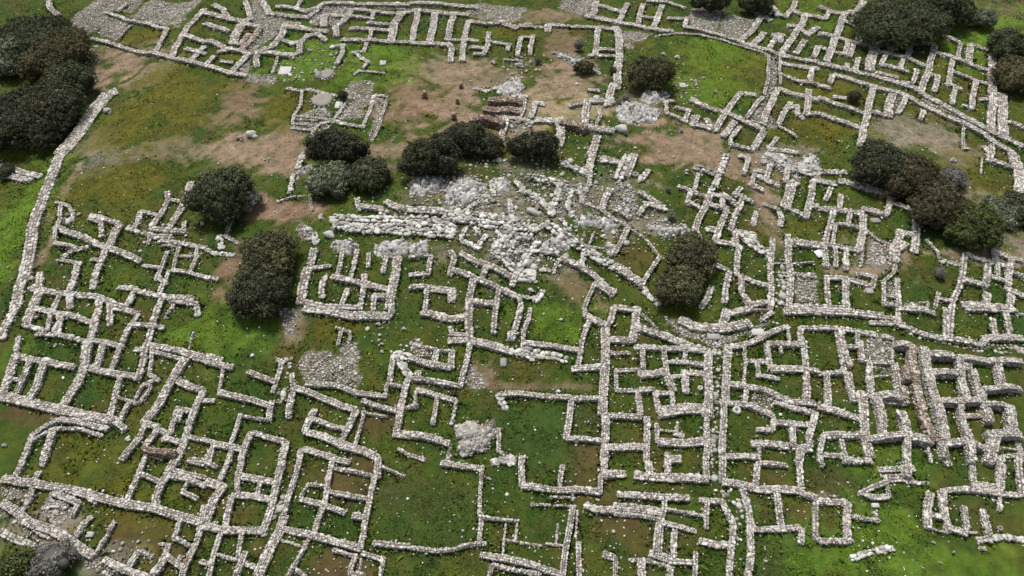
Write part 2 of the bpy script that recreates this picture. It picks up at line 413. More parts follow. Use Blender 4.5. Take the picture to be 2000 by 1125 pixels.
X5 0.84 0.37 - -60.36,63.06 -58.89,62.46 -55.99,61.57
E1 0.49 0.2 - -49.77,56.13 -48.63,53.49 -48.71,52.28
E1 0.49 0.2 - -50.37,56.4 -48.61,55.6 -47.44,54.26 -47.17,53.22
E1 0.6 0.37 - -45.62,54.03 -44.12,53.59 -42.36,52.77 -41.86,52.54
E1 0.6 0.37 - -45.53,53.41 -43.86,52.88 -43.18,50.83
E1 0.87 0.37 - -48.71,52.28 -45.79,51.05 -43.34,49.88 -40.99,48.9 -37.82,47.26
E1 0.87 0.37 - -41.86,52.54 -41.83,49.25
E1 0.43 0.37 - -48.57,52.22 -47.83,50.13
E1 0.51 0.37 - -47.83,50.13 -46.07,49.54 -45.05,49.15
E1 0.62 0.2 - -44.13,49.48 -45.63,48.94 -46.3,47.75
E1 0.69 0.37 - -42.02,49.33 -41.82,46.66 -41.3,43.68
E1 0.46 0.37 - -43.08,47.71 -41.89,47.57
E1 0.46 0.2 - -46.3,47.75 -44.13,47.27
E1 0.68 0.37 - -44.13,47.27 -43.72,45.21 -43.43,43
E2 0.89 0.37 - -47.63,44.05 -46.38,43.46 -46.02,41.25
E2 0.75 0.37 - -47.58,46.06 -46.56,43.55
E2 0.66 0.37 - -46.36,43.37 -43.59,43.02 -40.59,42.6 -38.55,41.85
E2 0.55 0.37 - -44.11,43.08 -44.13,40.79
E2 0.73 0.37 - -43.16,42.96 -42.4,41.17
E2 0.58 0.37 - -40.28,42.49 -39.6,41.13
E2 0.51 0.37 - -38.62,41.69 -36.91,41.2
E2 0.52 0.2 - -48.99,45.54 -48.03,45.31
E3 0.79 0.37 - -35.92,58.93 -35.66,56.5 -35.96,53.99 -36.3,51.52
E3 0.66 0.37 - -38.29,57.53 -37.71,55.98 -37.78,54.09 -38.25,51.95
E3 0.57 0.37 - -37.7,56.33 -35.76,55.69
E3 0.48 0.37 - -40.21,54.56 -37.87,53.68
E3 0.69 0.37 - -40.21,54.56 -39.86,52.74 -40.16,51.69
E3 0.51 0.37 - -40.77,51.96 -39.39,51.35
E3 0.71 0.37 - -38.95,51.33 -37.57,50.7 -35.64,50.59
E3 0.63 0.37 - -38.25,51.95 -36.22,51.5 -34.49,51.18
E3 0.56 0.37 - -34.82,52.71 -34.49,51.18
E3 0.43 0.2 - -37.93,50.72 -37.9,49.72
E3 0.51 0.37 - -36.76,49.98 -33.82,49.41 -31.47,48.78
E3 0.39 0.2 - -36.39,49.54 -34.23,49.18
E4 0.46 0.37 - -35.38,48.45 -35.16,46.13 -35.14,44.47
E4 0.45 0.37 - -37.32,46.65 -35.16,46.13
E4 0.46 0.37 - -34.23,49.18 -33.88,45.66
E4 0.38 0.37 - -34.09,47.78 -31.95,47.55 -32.41,49.03
E4 0.45 0.37 - -33.88,45.66 -32.12,45.39 -30.25,44.66
E4 0.46 0.37 - -31.92,47.54 -31.98,45.37
E4 0.45 0.37 - -34.23,45.72 -34.01,43.91
E4 0.56 0.37 - -35.14,44.98 -34.17,44.06 -34.27,42.44
E4 0.66 0.37 - -36.87,43.22 -33.87,42.32 -30.68,41.95
E4 0.66 0.37 - -33.57,42.24 -30.16,41.3
E4 0.7 0.37 - -38.74,43.77 -36.86,43.45
E4 0.55 0.37 - -36.87,43.22 -36.91,41.2
E4 0.66 0.37 - -33.57,42.23 -33.82,40.92
E4 0.43 0.37 - -32.49,41.36 -32.34,40.87
F1 0.72 0.2 m -24.17,63.33 -24.31,60.88
F1 0.54 0.2 m -24.54,59.71 -24.47,56.77
F1 0.37 0.2 - -25.44,55.31 -23.95,56.1 -22.47,56.23
F1 0.37 0.2 - -22.1,56.26 -21.24,53.73
F2 0.65 0.37 - -16.65,54.96 -16.15,53.59 -13.42,52.88
F2 0.81 0.37 - -13.45,54.18 -12.18,53.27 -10.7,52.79
F2 1.17 0.37 m -13.52,52.34 -13.42,52.88
F3 1.53 0.37 m -18.85,52.2 -15.53,51.28 -13.09,51.13 -10.52,50.98
F3 1.35 0.37 m -18.48,50.93 -15.38,50.21 -12.96,49.97 -10.39,49.59
H1 0.48 0.2 - -29.67,53.41 -29.91,50.47
H1 0.43 0.2 - -29.91,50.47 -28.11,49.34
H2 0.81 0.2 m -20.38,50.08 -19.98,48.7
H2 0.77 0.37 - -19.92,47.8 -19.93,45.26
H2 0.98 0.37 - -20.18,45.36 -20.19,43.18 -20.05,41.22
H2 0.45 0.37 - -19.93,45.26 -17.89,45.58
H2 0.58 0.37 - -16.95,47.45 -17.02,43.98
H2 0.58 0.37 - -15.41,47.35 -15.55,45.4 -15.77,43.48
H2 0.46 0.37 - -14.25,46.9 -14.15,45.1
H2 0.57 0.37 - -12.4,46.38 -12.43,44.29
H2 0.92 0.37 - -11.28,46.11 -11.29,43.56 -11.46,40.06
H2 0.64 0.37 - -17.53,44.18 -15.38,43.33 -13.99,42.89 -11.36,42.13
H2 0.6 0.37 - -18.32,44.07 -18.2,41.75
H2 0.64 0.37 - -14.28,44.08 -14.1,42.74 -14.29,40.11
H2 0.63 0.37 - -15.8,42.54 -16.02,40.37
H2 0.58 0.37 - -11.4,41.35 -13.02,41.4 -13,40.1
H2 0.69 0.37 - -20.05,41.22 -17.34,40.57 -14.29,40.11
E3 0.54 0.2 m -31.52,48.75 -30.48,48.1 -28.21,47.58
E3 0.81 0.37 m -30.53,50.49 -29.73,48.68
E4 0.45 0.37 - -30.22,44.57 -28.93,44.35
F4 0.89 0.37 - -10.7,52.89 -8.52,52.47 -6.93,52.17
F3 1.44 0.37 m -10.54,51.18 -8.25,50.83 -5.79,49.49
F3 1.26 0.37 m -10.41,49.79 -7.85,49.22 -5.9,48.92
F4 1.17 0.37 m -6.91,51.76 -4.47,50.8 -2.08,50.11 0.69,49.67 2.46,49.42
F4 0.72 0.37 m -6.39,52.56 -4.23,51.81 -1.82,51.09 0.97,50.61
F4 0.63 0.37 m -1.51,49.16 0.14,47.71 -0.13,46.36 2.02,46.69 2.58,47.71
F4 0.54 0.37 m -4.69,49.63 -5.06,48.09
F4 0.72 0.37 m -3.59,49.59 -3.43,48.83
F4 0.68 0.2 m -5.06,48.09 -3.38,47.21 -2.61,48.79
F4 1.35 0.37 m -0.8,48.53 -1.34,46.03
F4 0.81 0.37 m 5.12,56.27 4.57,53.59 4.06,51.34
F4 1.08 0.37 m 5.59,59.91 6.76,59.2 8.25,57.83
C3 1.03 0.37 - 9.07,61.6 8.25,57.83
C3 1.11 0.37 - 9.92,60.84 11.4,60.36
F4 0.9 0.37 m 1.63,57.48 3.68,56.97 5.12,56.27
F4 0.63 0.2 m -0.14,53.92 -0.14,50.8
F4 0.81 0.2 m 1.6,55.17 3,53.59 4.16,51.79
F4 1.17 0.37 m 3.46,50.2 4.8,48.96
F5 1.17 0.37 m 4.8,48.96 6.77,47.32 8.71,45.91 9.98,44.98
F5 0.73 0.37 - 4.72,45.79 6.63,44.82 8.14,43.59 9.71,41.89
F5 0.68 0.37 m 7.35,46.9 6.67,44.8
F5 0.46 0.2 - 4.72,45.79 3.96,44.23 2.78,44.53
F5 0.96 0.37 - 8.04,42.98 9.7,41.73
F5 0.44 0.37 - 8.04,42.98 7.18,41.01 6.69,39.89
F5 0.74 0.37 - 10.48,55.53 9.33,52.41
F5 0.49 0.2 - 7.28,53.42 9.21,52.47 10.53,51.2
F5 0.35 0.2 - 8.35,49.26 7.68,47.41
F5 0.31 0.2 - 7.68,47.41 8.82,47.24
F5 0.62 0.37 - 10.19,47.5 9.7,46.47
H3 0.73 0.37 - -6.06,46.76 -5.61,45.73 -6.04,43.79
H3 0.69 0.37 - -5.1,46.4 -3.59,45.39 -2.52,45.06 -1.59,44.57 0.15,43.22
H3 0.68 0.37 - -5.87,44.55 -4.6,43.94 -3.27,43.15 -1.69,42.51 -0.65,41.88 0.7,41.22
H3 0.57 0.37 - -2.43,45.01 -3,43.04
H3 0.64 0.37 - 0.35,44.15 0,42.49
H3 0.67 0.37 - -3.74,43.43 -4.07,40.01
H3 0.62 0.37 - -4,40.71 -1.37,40.51
H3 0.59 0.37 - -1.26,42.25 -1.4,39.99
H3 0.55 0.37 - 0.7,41.22 0.84,40.3
H3 0.63 0.2 m 0.65,41.51 2.31,41.06 2.98,41.99
H3 0.99 0.37 m -0.67,45.7 0.53,44.07 1.96,43.43
H3 0.81 0.37 m 1.73,46.65 0.64,44.02
H2 0.54 0.37 - -10.06,46.12 -7.93,46.13
H4 0.57 0.37 - -7.93,46.13 -8.04,44
H4 0.6 0.37 - -9.86,43.84 -8.04,44
H4 0.55 0.37 - -9.74,42.41 -8.05,42.39 -8.16,39.53
H4 0.81 0.2 - -8.05,42.25 -5.71,42.05 -5.65,40.83
F4 0.81 0.37 m -0.77,48.66 0.68,48.41 2.05,48.4
F4 0.81 0.37 m 2.09,46.83 4.56,46.4
F4 0.72 0.37 m 3.46,50.2 2.46,49.42
F4 0.63 0.2 m -2.32,56.88 -1.88,54.66
F4 0.72 0.37 m -1.49,47.55 -2.01,46.04
F4 0.63 0.2 m 6.25,55.34 5.82,52.74 6.31,51.36
F4 0.54 0.2 m 7.31,56.05 7.28,53.42
F4 0.63 0.2 m 8.68,58.5 7.98,55.17
F4 0.54 0.2 m -10.84,57.24 -8.43,56.9 -7.42,57.31
F4 0.45 0.2 m -4.76,54.14 -2.75,54.7 -1.87,53.79
F4 0.54 0.2 m -5.08,52.11 -2.75,54.7
F4 0.63 0.2 m 0.44,56.8 1.16,55.19 2.88,54.24
F4 0.54 0.2 m -0.74,57.3 -2.32,56.88
F4 0.54 0.2 m 5.03,50.95 5.93,49.32
C3 1.17 0.37 m 13.07,61.61 12.21,59.37 11.53,57.19
C3 0.85 0.37 - 13.83,61.61 12.5,57.92
C3 0.9 0.37 m 11.42,60.48 12.57,60.32
C3 0.67 0.2 - 15.06,59.11 14.07,57.22
G1 0.99 0.37 m 20.26,59.56 21.25,59.15 22.74,58.34
G1 0.81 0.37 m 24.51,62.18 23.08,59.08 22.02,56.73 21.23,55.22
G1 0.5 0.37 - 20.51,58.4 19.39,55.4
G1 0.62 0.37 - 17.9,56.23 19.12,55.55 20.2,54.9 21,54.73
G1 0.57 0.37 - 19.16,55.52 18.62,53.77 20.06,52.87
G1 0.74 0.37 - 21.23,55.22 20.4,53.51 19.35,51.53 18.8,49.84 18.98,48.77
G1 0.7 0.37 - 21.23,55.22 22.61,55.12 24.04,53.61
G1 0.65 0.37 - 20.56,53.81 21.97,53.27 22.7,53.17
G1 0.57 0.37 - 22.54,55.19 22.11,53.25
G1 0.69 0.37 - 22.7,53.17 21.59,51.14 20.54,48.49
G1 0.87 0.37 - 20,50.28 21.18,50.11
G1 0.66 0.37 - 20.59,48.62 22.58,48.22
G1 0.66 0.37 - 22.58,48.22 22.96,50.07
G2 0.66 0.37 - 24.87,56.62 24.03,55.48 24.87,55.17 25.77,54.46
G2 0.61 0.37 - 24.79,55.19 23.39,52.25 22.49,50.21
G2 0.95 0.37 - 22.94,50.08 23.89,49.8 24.95,49.47
G2 0.59 0.37 - 22.94,50.08 22.43,48.25
G2 0.64 0.2 - 25.87,53.34 25.1,51.2
G2 0.64 0.37 - 25.92,62.09 26.85,61.96 25.76,58.93
G3 0.63 0.37 - 27.25,59.72 26.23,57.22 27.29,56.5
G3 0.63 0.37 - 26.94,58.97 27.88,58.32 29.36,57.41
G3 0.63 0.37 - 27.25,59.72 28.61,59.53
G3 0.68 0.37 - 29.49,61.38 27.99,58.25
G3 0.72 0.37 - 28.32,61.43 29.49,61.38
G2 1.35 0.37 m 23.84,49.81 24.69,47.73 25.94,46.94
G4 0.62 0.37 - 26.56,49.14 25.6,45.74 24.99,43.14 24.33,40.25
G4 0.62 0.37 - 19.85,47.73 19.63,45.75 21.24,44.68
G4 0.62 0.37 - 22.87,48.16 21.9,44.34
G4 0.64 0.37 - 21.9,44.34 23.08,43.57 24.91,42.8
G4 0.71 0.37 - 21.24,44.68 20.43,42.19 20.06,40.9
G4 0.71 0.37 - 22.32,44.07 21.94,41.89 22.4,40.55
G4 0.58 0.37 - 22.4,40.55 24.48,40.94
F5 0.67 0.2 - 19.17,42.97 18.49,41.34 17.81,40.31
F5 0.7 0.37 - 13.51,55.21 14.66,53.98 15.98,53.03
F5 0.61 0.37 - 14.26,53.51 13.11,51.74
F5 0.61 0.37 - 14.26,53.51 15.93,52.64
F5 0.65 0.37 - 10.61,52.38 12.21,51.32
F5 0.44 0.37 - 10.49,51.03 11.8,50.02
F5 0.71 0.37 - 11.87,49.96 10.12,46.66
F5 0.4 0.2 - 11.91,50.04 13.52,48.85 14.63,46.43
F5 0.54 0.37 - 14.63,46.43 13.55,44.6 12.51,42.98
F5 0.99 0.37 - 10,45.15 11.23,44.04 12.51,42.98
F5 0.72 0.2 m 12.46,42.9 13.2,41.47 13.76,40.7
G5 0.99 0.37 m 28.91,62.51 31.02,61.34 33.08,60.14 34.47,59.53
G5 0.76 0.37 - 31.34,61.15 30.34,58.2
G5 1.08 0.37 - 31.63,58.34 30.86,57.81 29.26,54.09
G5 0.65 0.37 - 29.26,54.09 31.06,52.57
G5 0.79 0.37 - 33.54,58.51 31.93,54.55 31.06,52.57
G5 0.49 0.37 - 26.8,54.37 28.47,53.67
G5 0.73 0.2 - 28.47,53.67 28.45,52.42 27.96,51.37
G5 0.73 0.37 - 31.84,54.33 32.91,54.37
G6 0.67 0.37 - 28.34,49.99 27.57,46.54 27.09,44.08 26.1,40.05
G6 0.93 0.37 - 28.08,48.83 29.81,48.68 31.77,48.37
G6 0.38 0.2 - 27.46,45.93 30.2,46.29
G6 0.6 0.2 - 27.19,44.58 29.86,44.55
G6 0.61 0.37 - 26.25,40.65 29.02,40.68
K2 0.34 0.2 - 25.64,45.89 27.46,45.96
G5 0.92 0.37 - 33.71,58.92 35.99,58.42
G5 0.92 0.2 - 34.82,60.49 38.04,60.68
G5 0.7 0.37 - 35.29,57.67 34.01,55.54
G5 1.08 0.37 - 36.62,58.93 38.96,58.09 41.7,56.61
G5 0.61 0.37 - 41.7,56.61 40.01,53.51
G5 0.77 0.37 - 32.84,54.15 34.95,53.79 37.46,53.3
G5 0.81 0.37 - 37.6,54.16 40.01,53.51
G5 0.57 0.37 - 35.99,56.54 34.92,53.8
G7 0.6 0.37 - 34.33,53.9 31.85,48.54
G7 0.43 0.37 - 32.71,48.52 33.76,51.43 34.42,51.67
G7 0.48 0.37 - 34.42,51.67 36.59,51.07
G7 0.52 0.37 - 36.01,53.58 35.21,51.45
G7 0.8 0.37 - 37.46,53.3 36.49,50.82 35.31,48.1
G7 0.35 0.2 - 36.84,51 34.88,46.05
G7 0.7 0.37 - 31.19,48.56 33.31,48.51 35.31,48.1
G7 0.62 0.37 - 31.66,48.39 31.15,45.68
G7 0.5 0.37 - 32.87,48.52 32.14,45.75
G7 0.58 0.37 - 33.98,48.37 33.1,45.46
G7 0.39 0.2 - 36.93,51.23 37.95,49.74 39.41,48.9
G8 0.73 0.37 - 41.17,55.63 42.8,54.74 43.4,53.94
G8 0.88 0.37 - 43.4,53.94 42.82,52.05 41.89,50 41.07,48.23
G8 0.86 0.37 - 42.18,50.63 40.63,50.91 39.41,48.9
G8 1.01 0.37 - 40.71,49.55 39.11,48.32 38.42,46.8
G8 0.46 0.2 - 38.84,46.97 37.87,45.29
G6 0.67 0.37 - 30.83,44.29 32.78,44.4 33.95,43.77 35.13,43.25
G6 0.49 0.37 - 34.06,44.98 35.69,44.53 35.13,43.25
G6 0.6 0.37 - 30.83,44.29 29.95,40.69
G6 0.67 0.37 - 32.77,44.4 31.73,40.72
G6 0.61 0.37 - 29.02,40.68 31.73,40.72
L1 0.45 0.2 - 38.37,45.68 36.47,44.19 35.59,41.17
L1 0.52 0.37 - 38,44.46 36.86,41.03
L1 0.44 0.37 - 35.93,42.35 37.25,42.21
L1 0.43 0.37 - 35.59,41.17 36.8,41.03
M1 0.35 0.2 - 43.08,50.23 43.77,48.34 43.48,47.35
M1 0.61 0.2 - 43.48,47.35 44.92,46.93 45.64,46.61
M1 0.62 0.37 - 46.54,48.33 45.28,45.92 43.66,43.29 42.61,41.84
M1 0.58 0.37 - 46.54,48.33 47.91,47.47 49.11,46.97 50.2,46.3
M1 0.63 0.37 - 44.56,44.75 46.93,44.12
M1 0.68 0.37 - 48.4,47.26 46.93,44.12
M1 0.64 0.37 - 47.51,45.36 49.38,44.71
M1 0.49 0.37 - 49.22,46.9 48.42,45.05
M1 0.65 0.37 - 51.18,47.79 49.84,45.76 48.92,43.68
M1 0.62 0.37 - 50.2,49.78 49,47.04
M1 0.62 0.37 - 49.69,48.63 51.1,47.67
M1 0.46 0.37 - 51.18,47.79 52.12,47.4
M1 0.53 0.37 - 50.07,46.1 51.22,45.44
M1 0.66 0.37 - 48.92,43.68 50.03,42.85
M1 0.7 0.37 - 49.13,43.53 48.22,41.51
M1 0.73 0.37 - 46.62,43.11 45.66,41.2
M1 0.69 0.37 - 43.55,41.65 45.98,41.6 48.22,41.51
M1 0.58 0.2 - 42.55,42.37 42.61,41.84
M2 0.36 0.2 - 39.33,41.84 40.1,41.72 39.76,40.81
M2 0.69 0.37 - 37.77,41.13 38.98,41.12
M2 0.51 0.2 - 41.74,43.13 40.66,41.2
M2 0.44 0.37 - 41.35,42.44 42.6,41.96
D6 0.34 0.2 - 55.39,64.11 53.77,60.98
D6 0.68 0.37 - 56.64,64.77 55.77,63.38 58.44,61.84
B2 1.11 0.37 - 59.26,64.66 58.5,61.99 57.6,59.53 56.64,57.87
X2 0.94 0.37 - -47.95,41.33 -47.74,39.82 -47.62,38.21 -47.52,37.73
E2 0.94 0.37 - -46.16,41.26 -45.84,39.18
E2 0.57 0.37 - -45.84,39.18 -44.46,38.73 -43.5,38.49
E2 0.58 0.37 - -46.01,41.19 -43.63,40.68 -42.17,40.33 -39.24,39.19
E2 0.43 0.37 - -44.01,40.76 -43.5,38.49
E2 0.65 0.37 - -43.01,40.53 -42.38,37.98
E2 0.61 0.37 - -44.34,38.17 -42.46,37.99 -40.36,37.51 -39,37.14
E2 0.6 0.37 - -39.11,37.28 -37.29,37.05 -35.77,36.63
E2 0.72 0.37 - -39.6,41.13 -39.23,39.16 -39.01,37.27
E2 0.65 0.37 - -38.77,41.73 -37.8,39.14
E2 0.58 0.37 - -38.62,41.32 -35.61,40.35
E2 0.65 0.37 - -35.61,40.35 -35.89,38.48 -35.77,36.63
E2 0.54 0.37 - -35.78,39.18 -34.08,38.89 -32.57,38.62
E2 0.65 0.37 - -33.82,40.92 -33.69,38.88 -33.53,36.78 -33.3,34.9 -33.22,33.2
E2 0.5 0.37 - -45.86,37.82 -45.04,35.72
E2 0.5 0.37 - -34.53,36.36 -33.5,36.34
E2 0.64 0.37 - -45.1,35.74 -43.14,35.19 -41.08,34.73 -39.24,34.44
E2 0.71 0.37 - -45.1,35.74 -44.72,33.67 -44.62,31.49
E2 0.46 0.37 - -44.65,33.29 -43.28,33.03
E2 0.6 0.37 - -43.51,35.28 -43.27,33.21 -43.4,31.23
E2 0.63 0.37 - -42.15,34.97 -41.79,32.63 -42.03,30.93
E2 0.82 0.37 - -39.07,37.16 -38.33,34.59 -38.38,32.59 -38.65,30.07
E2 0.67 0.37 - -37.57,37.09 -37.27,34.14
E2 0.5 0.37 - -35.93,36.68 -35.83,33.83
E2 0.7 0.37 - -38.26,34.37 -36.12,33.89 -33.23,33.38
E2 0.63 0.37 - -34.75,33.65 -34.51,31.79 -34.3,29.16
E2 0.87 0.37 - -44.62,31.49 -42.57,31.04 -40.57,30.61 -38.56,30.05 -35.99,29.5 -33.49,28.99
E2 0.55 0.37 - -33.49,28.99 -32.53,28.23
E2 0.38 0.37 - -34.45,31.35 -32.65,30.86 -32.56,32.64
E2 0.42 0.37 - -32.56,32.64 -31.93,32.93 -31.81,31.82 -32.21,30.74
E2 0.45 0.37 - -32.97,30.94 -33.22,30.18 -33.18,28.93
E2 0.43 0.37 - -32.98,36.63 -32.29,33.63
E2 0.42 0.37 - -32.29,33.63 -31.25,33.07
J1 0.52 0.37 - -38.43,29.24 -36.05,28.74 -34.06,28.35
J2 0.48 0.37 - -38.43,29.24 -39.36,28.54 -40.17,27.69 -39.98,26.46 -39.98,25.45
J2 0.41 0.37 - -40.09,27.17 -38.49,28.4 -36.58,28.31 -34.26,27.66
J2 0.58 0.37 - -38.64,28.29 -38.47,26.93 -38.3,25.44
P1 0.57 0.37 - -32.6,36.5 -32.6,36.5
P1 0.64 0.37 - -32.96,36.56 -30.44,36.15 -29.32,35.7 -27.67,35.11
P1 0.46 0.37 - -32.83,35.99 -30.91,35.58 -29.5,35.26
P1 0.35 0.37 - -29.47,36.01 -27.78,35.54
P1 0.32 0.2 - -29.68,38.15 -29.47,36.01
P1 0.78 0.37 - -29.5,35.26 -29.88,33.75 -30.39,31.83 -30.69,30.21 -31.17,28.77
P1 0.54 0.2 - -30.16,41.3 -29.79,39.99
E2 0.36 0.2 - -32.49,41.36 -32.88,39.83
P1 0.63 0.37 - -30,33.28 -28.16,32.38 -27.03,32.02
P1 0.63 0.37 - -27.03,32.02 -27.24,30.38 -27.25,28.81 -27.25,27.28 -27.44,25.38
P1 0.48 0.37 - -27.24,30 -28.72,30.24 -28.8,28.66 -28.66,27.89
P1 0.41 0.37 - -28.42,30.19 -28.36,29.06
P1 0.58 0.37 - -31.17,28.77 -29.8,28.46
P1 0.62 0.37 - -30.95,28.72 -31.09,27.36
P1 0.62 0.37 - -29.85,28.27 -30.33,26.4
P1 0.61 0.37 - -31.09,27.36 -31.61,26.25 -31.92,25.53
P1 0.55 0.37 - -29.85,28.27 -28.66,27.89
P1 0.55 0.37 - -29.11,27.51 -27.28,27
P1 0.61 0.95 - -30.33,26.4 -29.65,26.09 -28.51,25.98 -27.39,25.89
P1 0.37 0.2 - -29.95,25.99 -28.58,25.63
P1 0.41 0.37 - -27.2,27.74 -24.81,27.11
P1 0.47 0.37 - -26.51,25.57 -25.03,25.42
P1 0.53 0.37 - -27.78,35.54 -26.17,35.09
P1 0.56 0.37 - -27.63,34.97 -26.04,34.53 -25.01,34.37
P1 0.53 0.37 r -23.53,33.79 -22.32,33.35 -20.77,32.77
P1 0.46 0.2 - -21.24,35.05 -20.68,34.75 -20.71,33.66 -20.84,31.81
P1 0.39 0.37 - -25.77,34.45 -25.67,31.79
P1 0.59 0.37 - -25.67,31.79 -24.35,31.55 -22.7,31.13 -20.71,30.4
P1 0.52 0.37 - -27.16,31.04 -25.89,31.04
P1 0.52 0.37 - -20.74,30.94 -20.64,29.16
P1 0.38 0.37 - -20.64,29.16 -22.06,29.33 -23.18,29.6 -23.25,28.46 -23.45,26.73
P1 0.34 0.2 - -25.68,27.52 -24.67,27.27
P1 0.48 0.37 - -24.71,27.08 -25.03,25.42
P1 0.55 0.37 - -24.72,27.04 -23.38,26.71 -22.11,26.39
P1 0.41 0.37 - -23.25,26.68 -23.05,25.44
P2 0.65 0.37 - -21.84,28.05 -22.08,26.96 -22.16,25.44
P2 0.58 0.37 - -21.84,28.05 -20.53,27.68 -18.84,27.18
P2 0.65 0.37 - -18.84,27.18 -18.8,25.41
Q1 0.53 0.37 - -19.4,33.49 -19.07,32.08
Q1 0.66 0.37 - -19.06,32.08 -19.03,30.75 -19.01,29.37
Q1 0.59 0.37 - -19.06,32.08 -17.11,31.43 -15.45,30.74 -14.55,30.21 -13.32,29.84
Q1 0.55 0.37 - -13.32,29.84 -13.64,28.59 -14.22,26.88
Q1 0.62 0.37 - -16.89,30.04 -17.08,29.06 -17.39,28.03
Q1 0.52 0.37 - -17.05,29.16 -15.24,28.51 -13.8,28.11
Q1 0.58 0.37 - -17.39,28.03 -15.9,27.56 -14.32,26.92 -12.89,26.42
Q1 0.68 0.37 - -14.23,26.85 -12.3,26.18 -10.89,25.57
Q1 0.41 0.37 - -12.52,29.71 -12.7,28.45 -13.07,26.49
Q1 0.52 0.37 - -12.85,30.67 -11.27,30.14 -9.5,29.58
Q1 0.38 0.2 - -12.52,29.71 -10.5,29.24
Q1 0.44 0.37 - -17.33,25.38 -17.21,26.51
Q1 0.48 0.37 - -17.21,26.51 -15.62,25.88 -13.19,25.31
Q2 0.49 0.37 - -18.01,32.5 -15.29,32.13 -13.53,31.44 -10.81,31.14
Q2 0.42 0.2 - -10.92,32.26 -10.81,31.14
Q3 0.43 0.2 - -15.67,38.04 -15.82,36.33
Q3 0.43 0.2 - -14.88,37.74 -14.84,36.44
Q3 0.36 0.2 - -16.24,38.25 -14.88,37.74
R1 0.53 0.37 - -10.51,35.13 -10.74,32.21
R1 0.42 0.37 - -10.74,32.21 -9.18,31.82
R1 0.99 0.37 m -10.51,35.13 -9.1,34.84
R1 0.81 0.37 m -9.9,34.29 -8.95,33.14
R1 0.7 0.37 - -9.03,32.68 -9.42,30.37 -9.69,27.67
R1 0.68 0.37 - -9.88,27.69 -8.49,27.56
R1 0.34 0.2 - -9.88,27.69 -9.88,27.69
H2 0.94 0.37 - -19.69,40.49 -17.25,40.01 -14.56,39.25 -11.37,39.16
H2 0.65 0.37 - -11.2,40.05 -11.37,39.16
H2 0.43 0.37 - -12.87,40.09 -13.02,39.21
H4 0.79 0.37 - -8.37,39.59 -6.95,39.21 -5.67,38.91 -3.98,39.08
H4 0.58 0.37 - -8.37,39.59 -8.37,39.59
H3 0.79 0.37 - -3.92,40.7 -4.01,38.24 -3.83,36.55
H3 0.58 0.37 - -1.41,40.51 -1.74,37.37
H3 0.61 0.37 - 0.84,40.3 0.38,38.21 0,36.65
H3 0.57 0.37 - -0.12,37.5 -0.19,36.65
H3 0.78 0.37 - -3.78,36.54 -2.46,36.16 -0.37,35.53
H3 0.5 0.37 - -3.78,36.54 -3.98,34.27 -4.52,31.98
H5 0.77 0.2 m -0.24,35.5 1.34,35.09 1.95,34.81
H5 0.43 0.2 - 1.66,40.08 1.51,38.75 1.12,37.46 0.98,35.75
H5 0.57 0.37 - 1.03,36.35 3.68,35.93 6.15,35.51
H5 0.99 0.2 m 0.98,35.75 2.68,35.22 3.9,35.07 4.86,34.66
H5 0.57 0.37 - 7.23,38.84 6.41,36.61 5.75,33.76
S1 0.72 0.37 - 6.77,39.32 7.54,38.66 8.63,38.02
S1 0.5 0.37 - 6.69,39.89 6.77,39.32
S1 0.65 0.37 - 9.56,40.11 9.18,38.71 8.6,37.8
S1 0.77 0.37 - 5.29,33.74 6.61,33.8 8.15,33.78
S1 0.86 0.37 - 8.6,37.8 8.2,34.26 8.04,32.14 7.6,29.34
S1 0.69 0.37 - 7.94,29.34 7.66,27.23 7.48,25.13
H4 0.43 0.37 - -5.75,37.96 -5.46,37.31 -3.89,37.1
H4 0.6 0.37 - -5.79,36.52 -3.84,36.61
H4 0.35 0.37 - -6.69,35.53 -5.36,35.52
H4 0.57 0.37 - -5.36,35.52 -5.4,33.74
H4 0.6 0.37 - -6.69,35.53 -6.84,34.03
R1 0.43 0.2 - -9.25,36.36 -6.67,35.76
R1 0.6 0.37 - -9.1,34.84 -7.85,34.35 -6.74,34 -5.4,33.74
R1 0.53 0.37 - -9.03,32.68 -7.36,32.52 -5.92,32.25 -4.52,31.98
R1 0.7 0.37 - -8.2,33.46 -8.21,32.6
R1 0.49 0.37 - -8.29,31.58 -6.68,31.22 -4.78,30.65
R1 0.42 0.37 - -8.29,31.58 -8.18,30.11 -9.48,29.81
R1 0.49 0.37 - -6.48,31.16 -6.62,28.5
R1 0.35 0.37 - -4.78,30.65 -5.02,28.47
R1 0.68 0.37 - -8.49,27.56 -6.78,27.37 -5.15,26.79
T2 0.56 0.37 - -1.19,31.18 0.59,31.19 2.93,31.09 5.04,30.96
T2 0.56 0.37 - 5.03,30.87 7.83,30.79
T2 0.59 0.37 - 5.03,30.87 4.79,28.43 4.49,27.07
T2 0.48 0.37 - 4.51,27.14 7.61,26.9
T2 0.81 0.2 m -1.19,31.18 -0.58,29.87
T1 0.41 0.2 - -8.37,25.88 -7.11,25.52
T1 0.37 0.2 - -5.15,26.79 -5.22,25.05
T1 0.41 0.2 - -1.14,28.14 -1.12,26.25 -0.43,25.39
S1 0.72 0.37 - 9.56,40.11 11.72,40 11.43,38.47 10.85,36.53
S1 0.71 0.37 - 8.47,36.59 10.85,36.53
S1 0.36 0.2 - 11.86,39.99 13.3,38.03
S1 0.79 0.37 - 11.38,38.18 13.08,37.47 14.83,36.62 16.58,35.91 17.76,35.64
S1 0.64 0.37 - 11.03,35.89 13.48,35.73 15.45,35.76 16.92,35.77
S1 0.39 0.2 - 8.31,35.25 10.62,35.28
S1 0.53 0.37 - 11.77,35.84 11.52,33.71
S1 0.57 0.37 - 13.7,35.71 13.52,32.81
S1 0.67 0.37 - 11.09,33.04 12.3,33.18 13.56,33.46
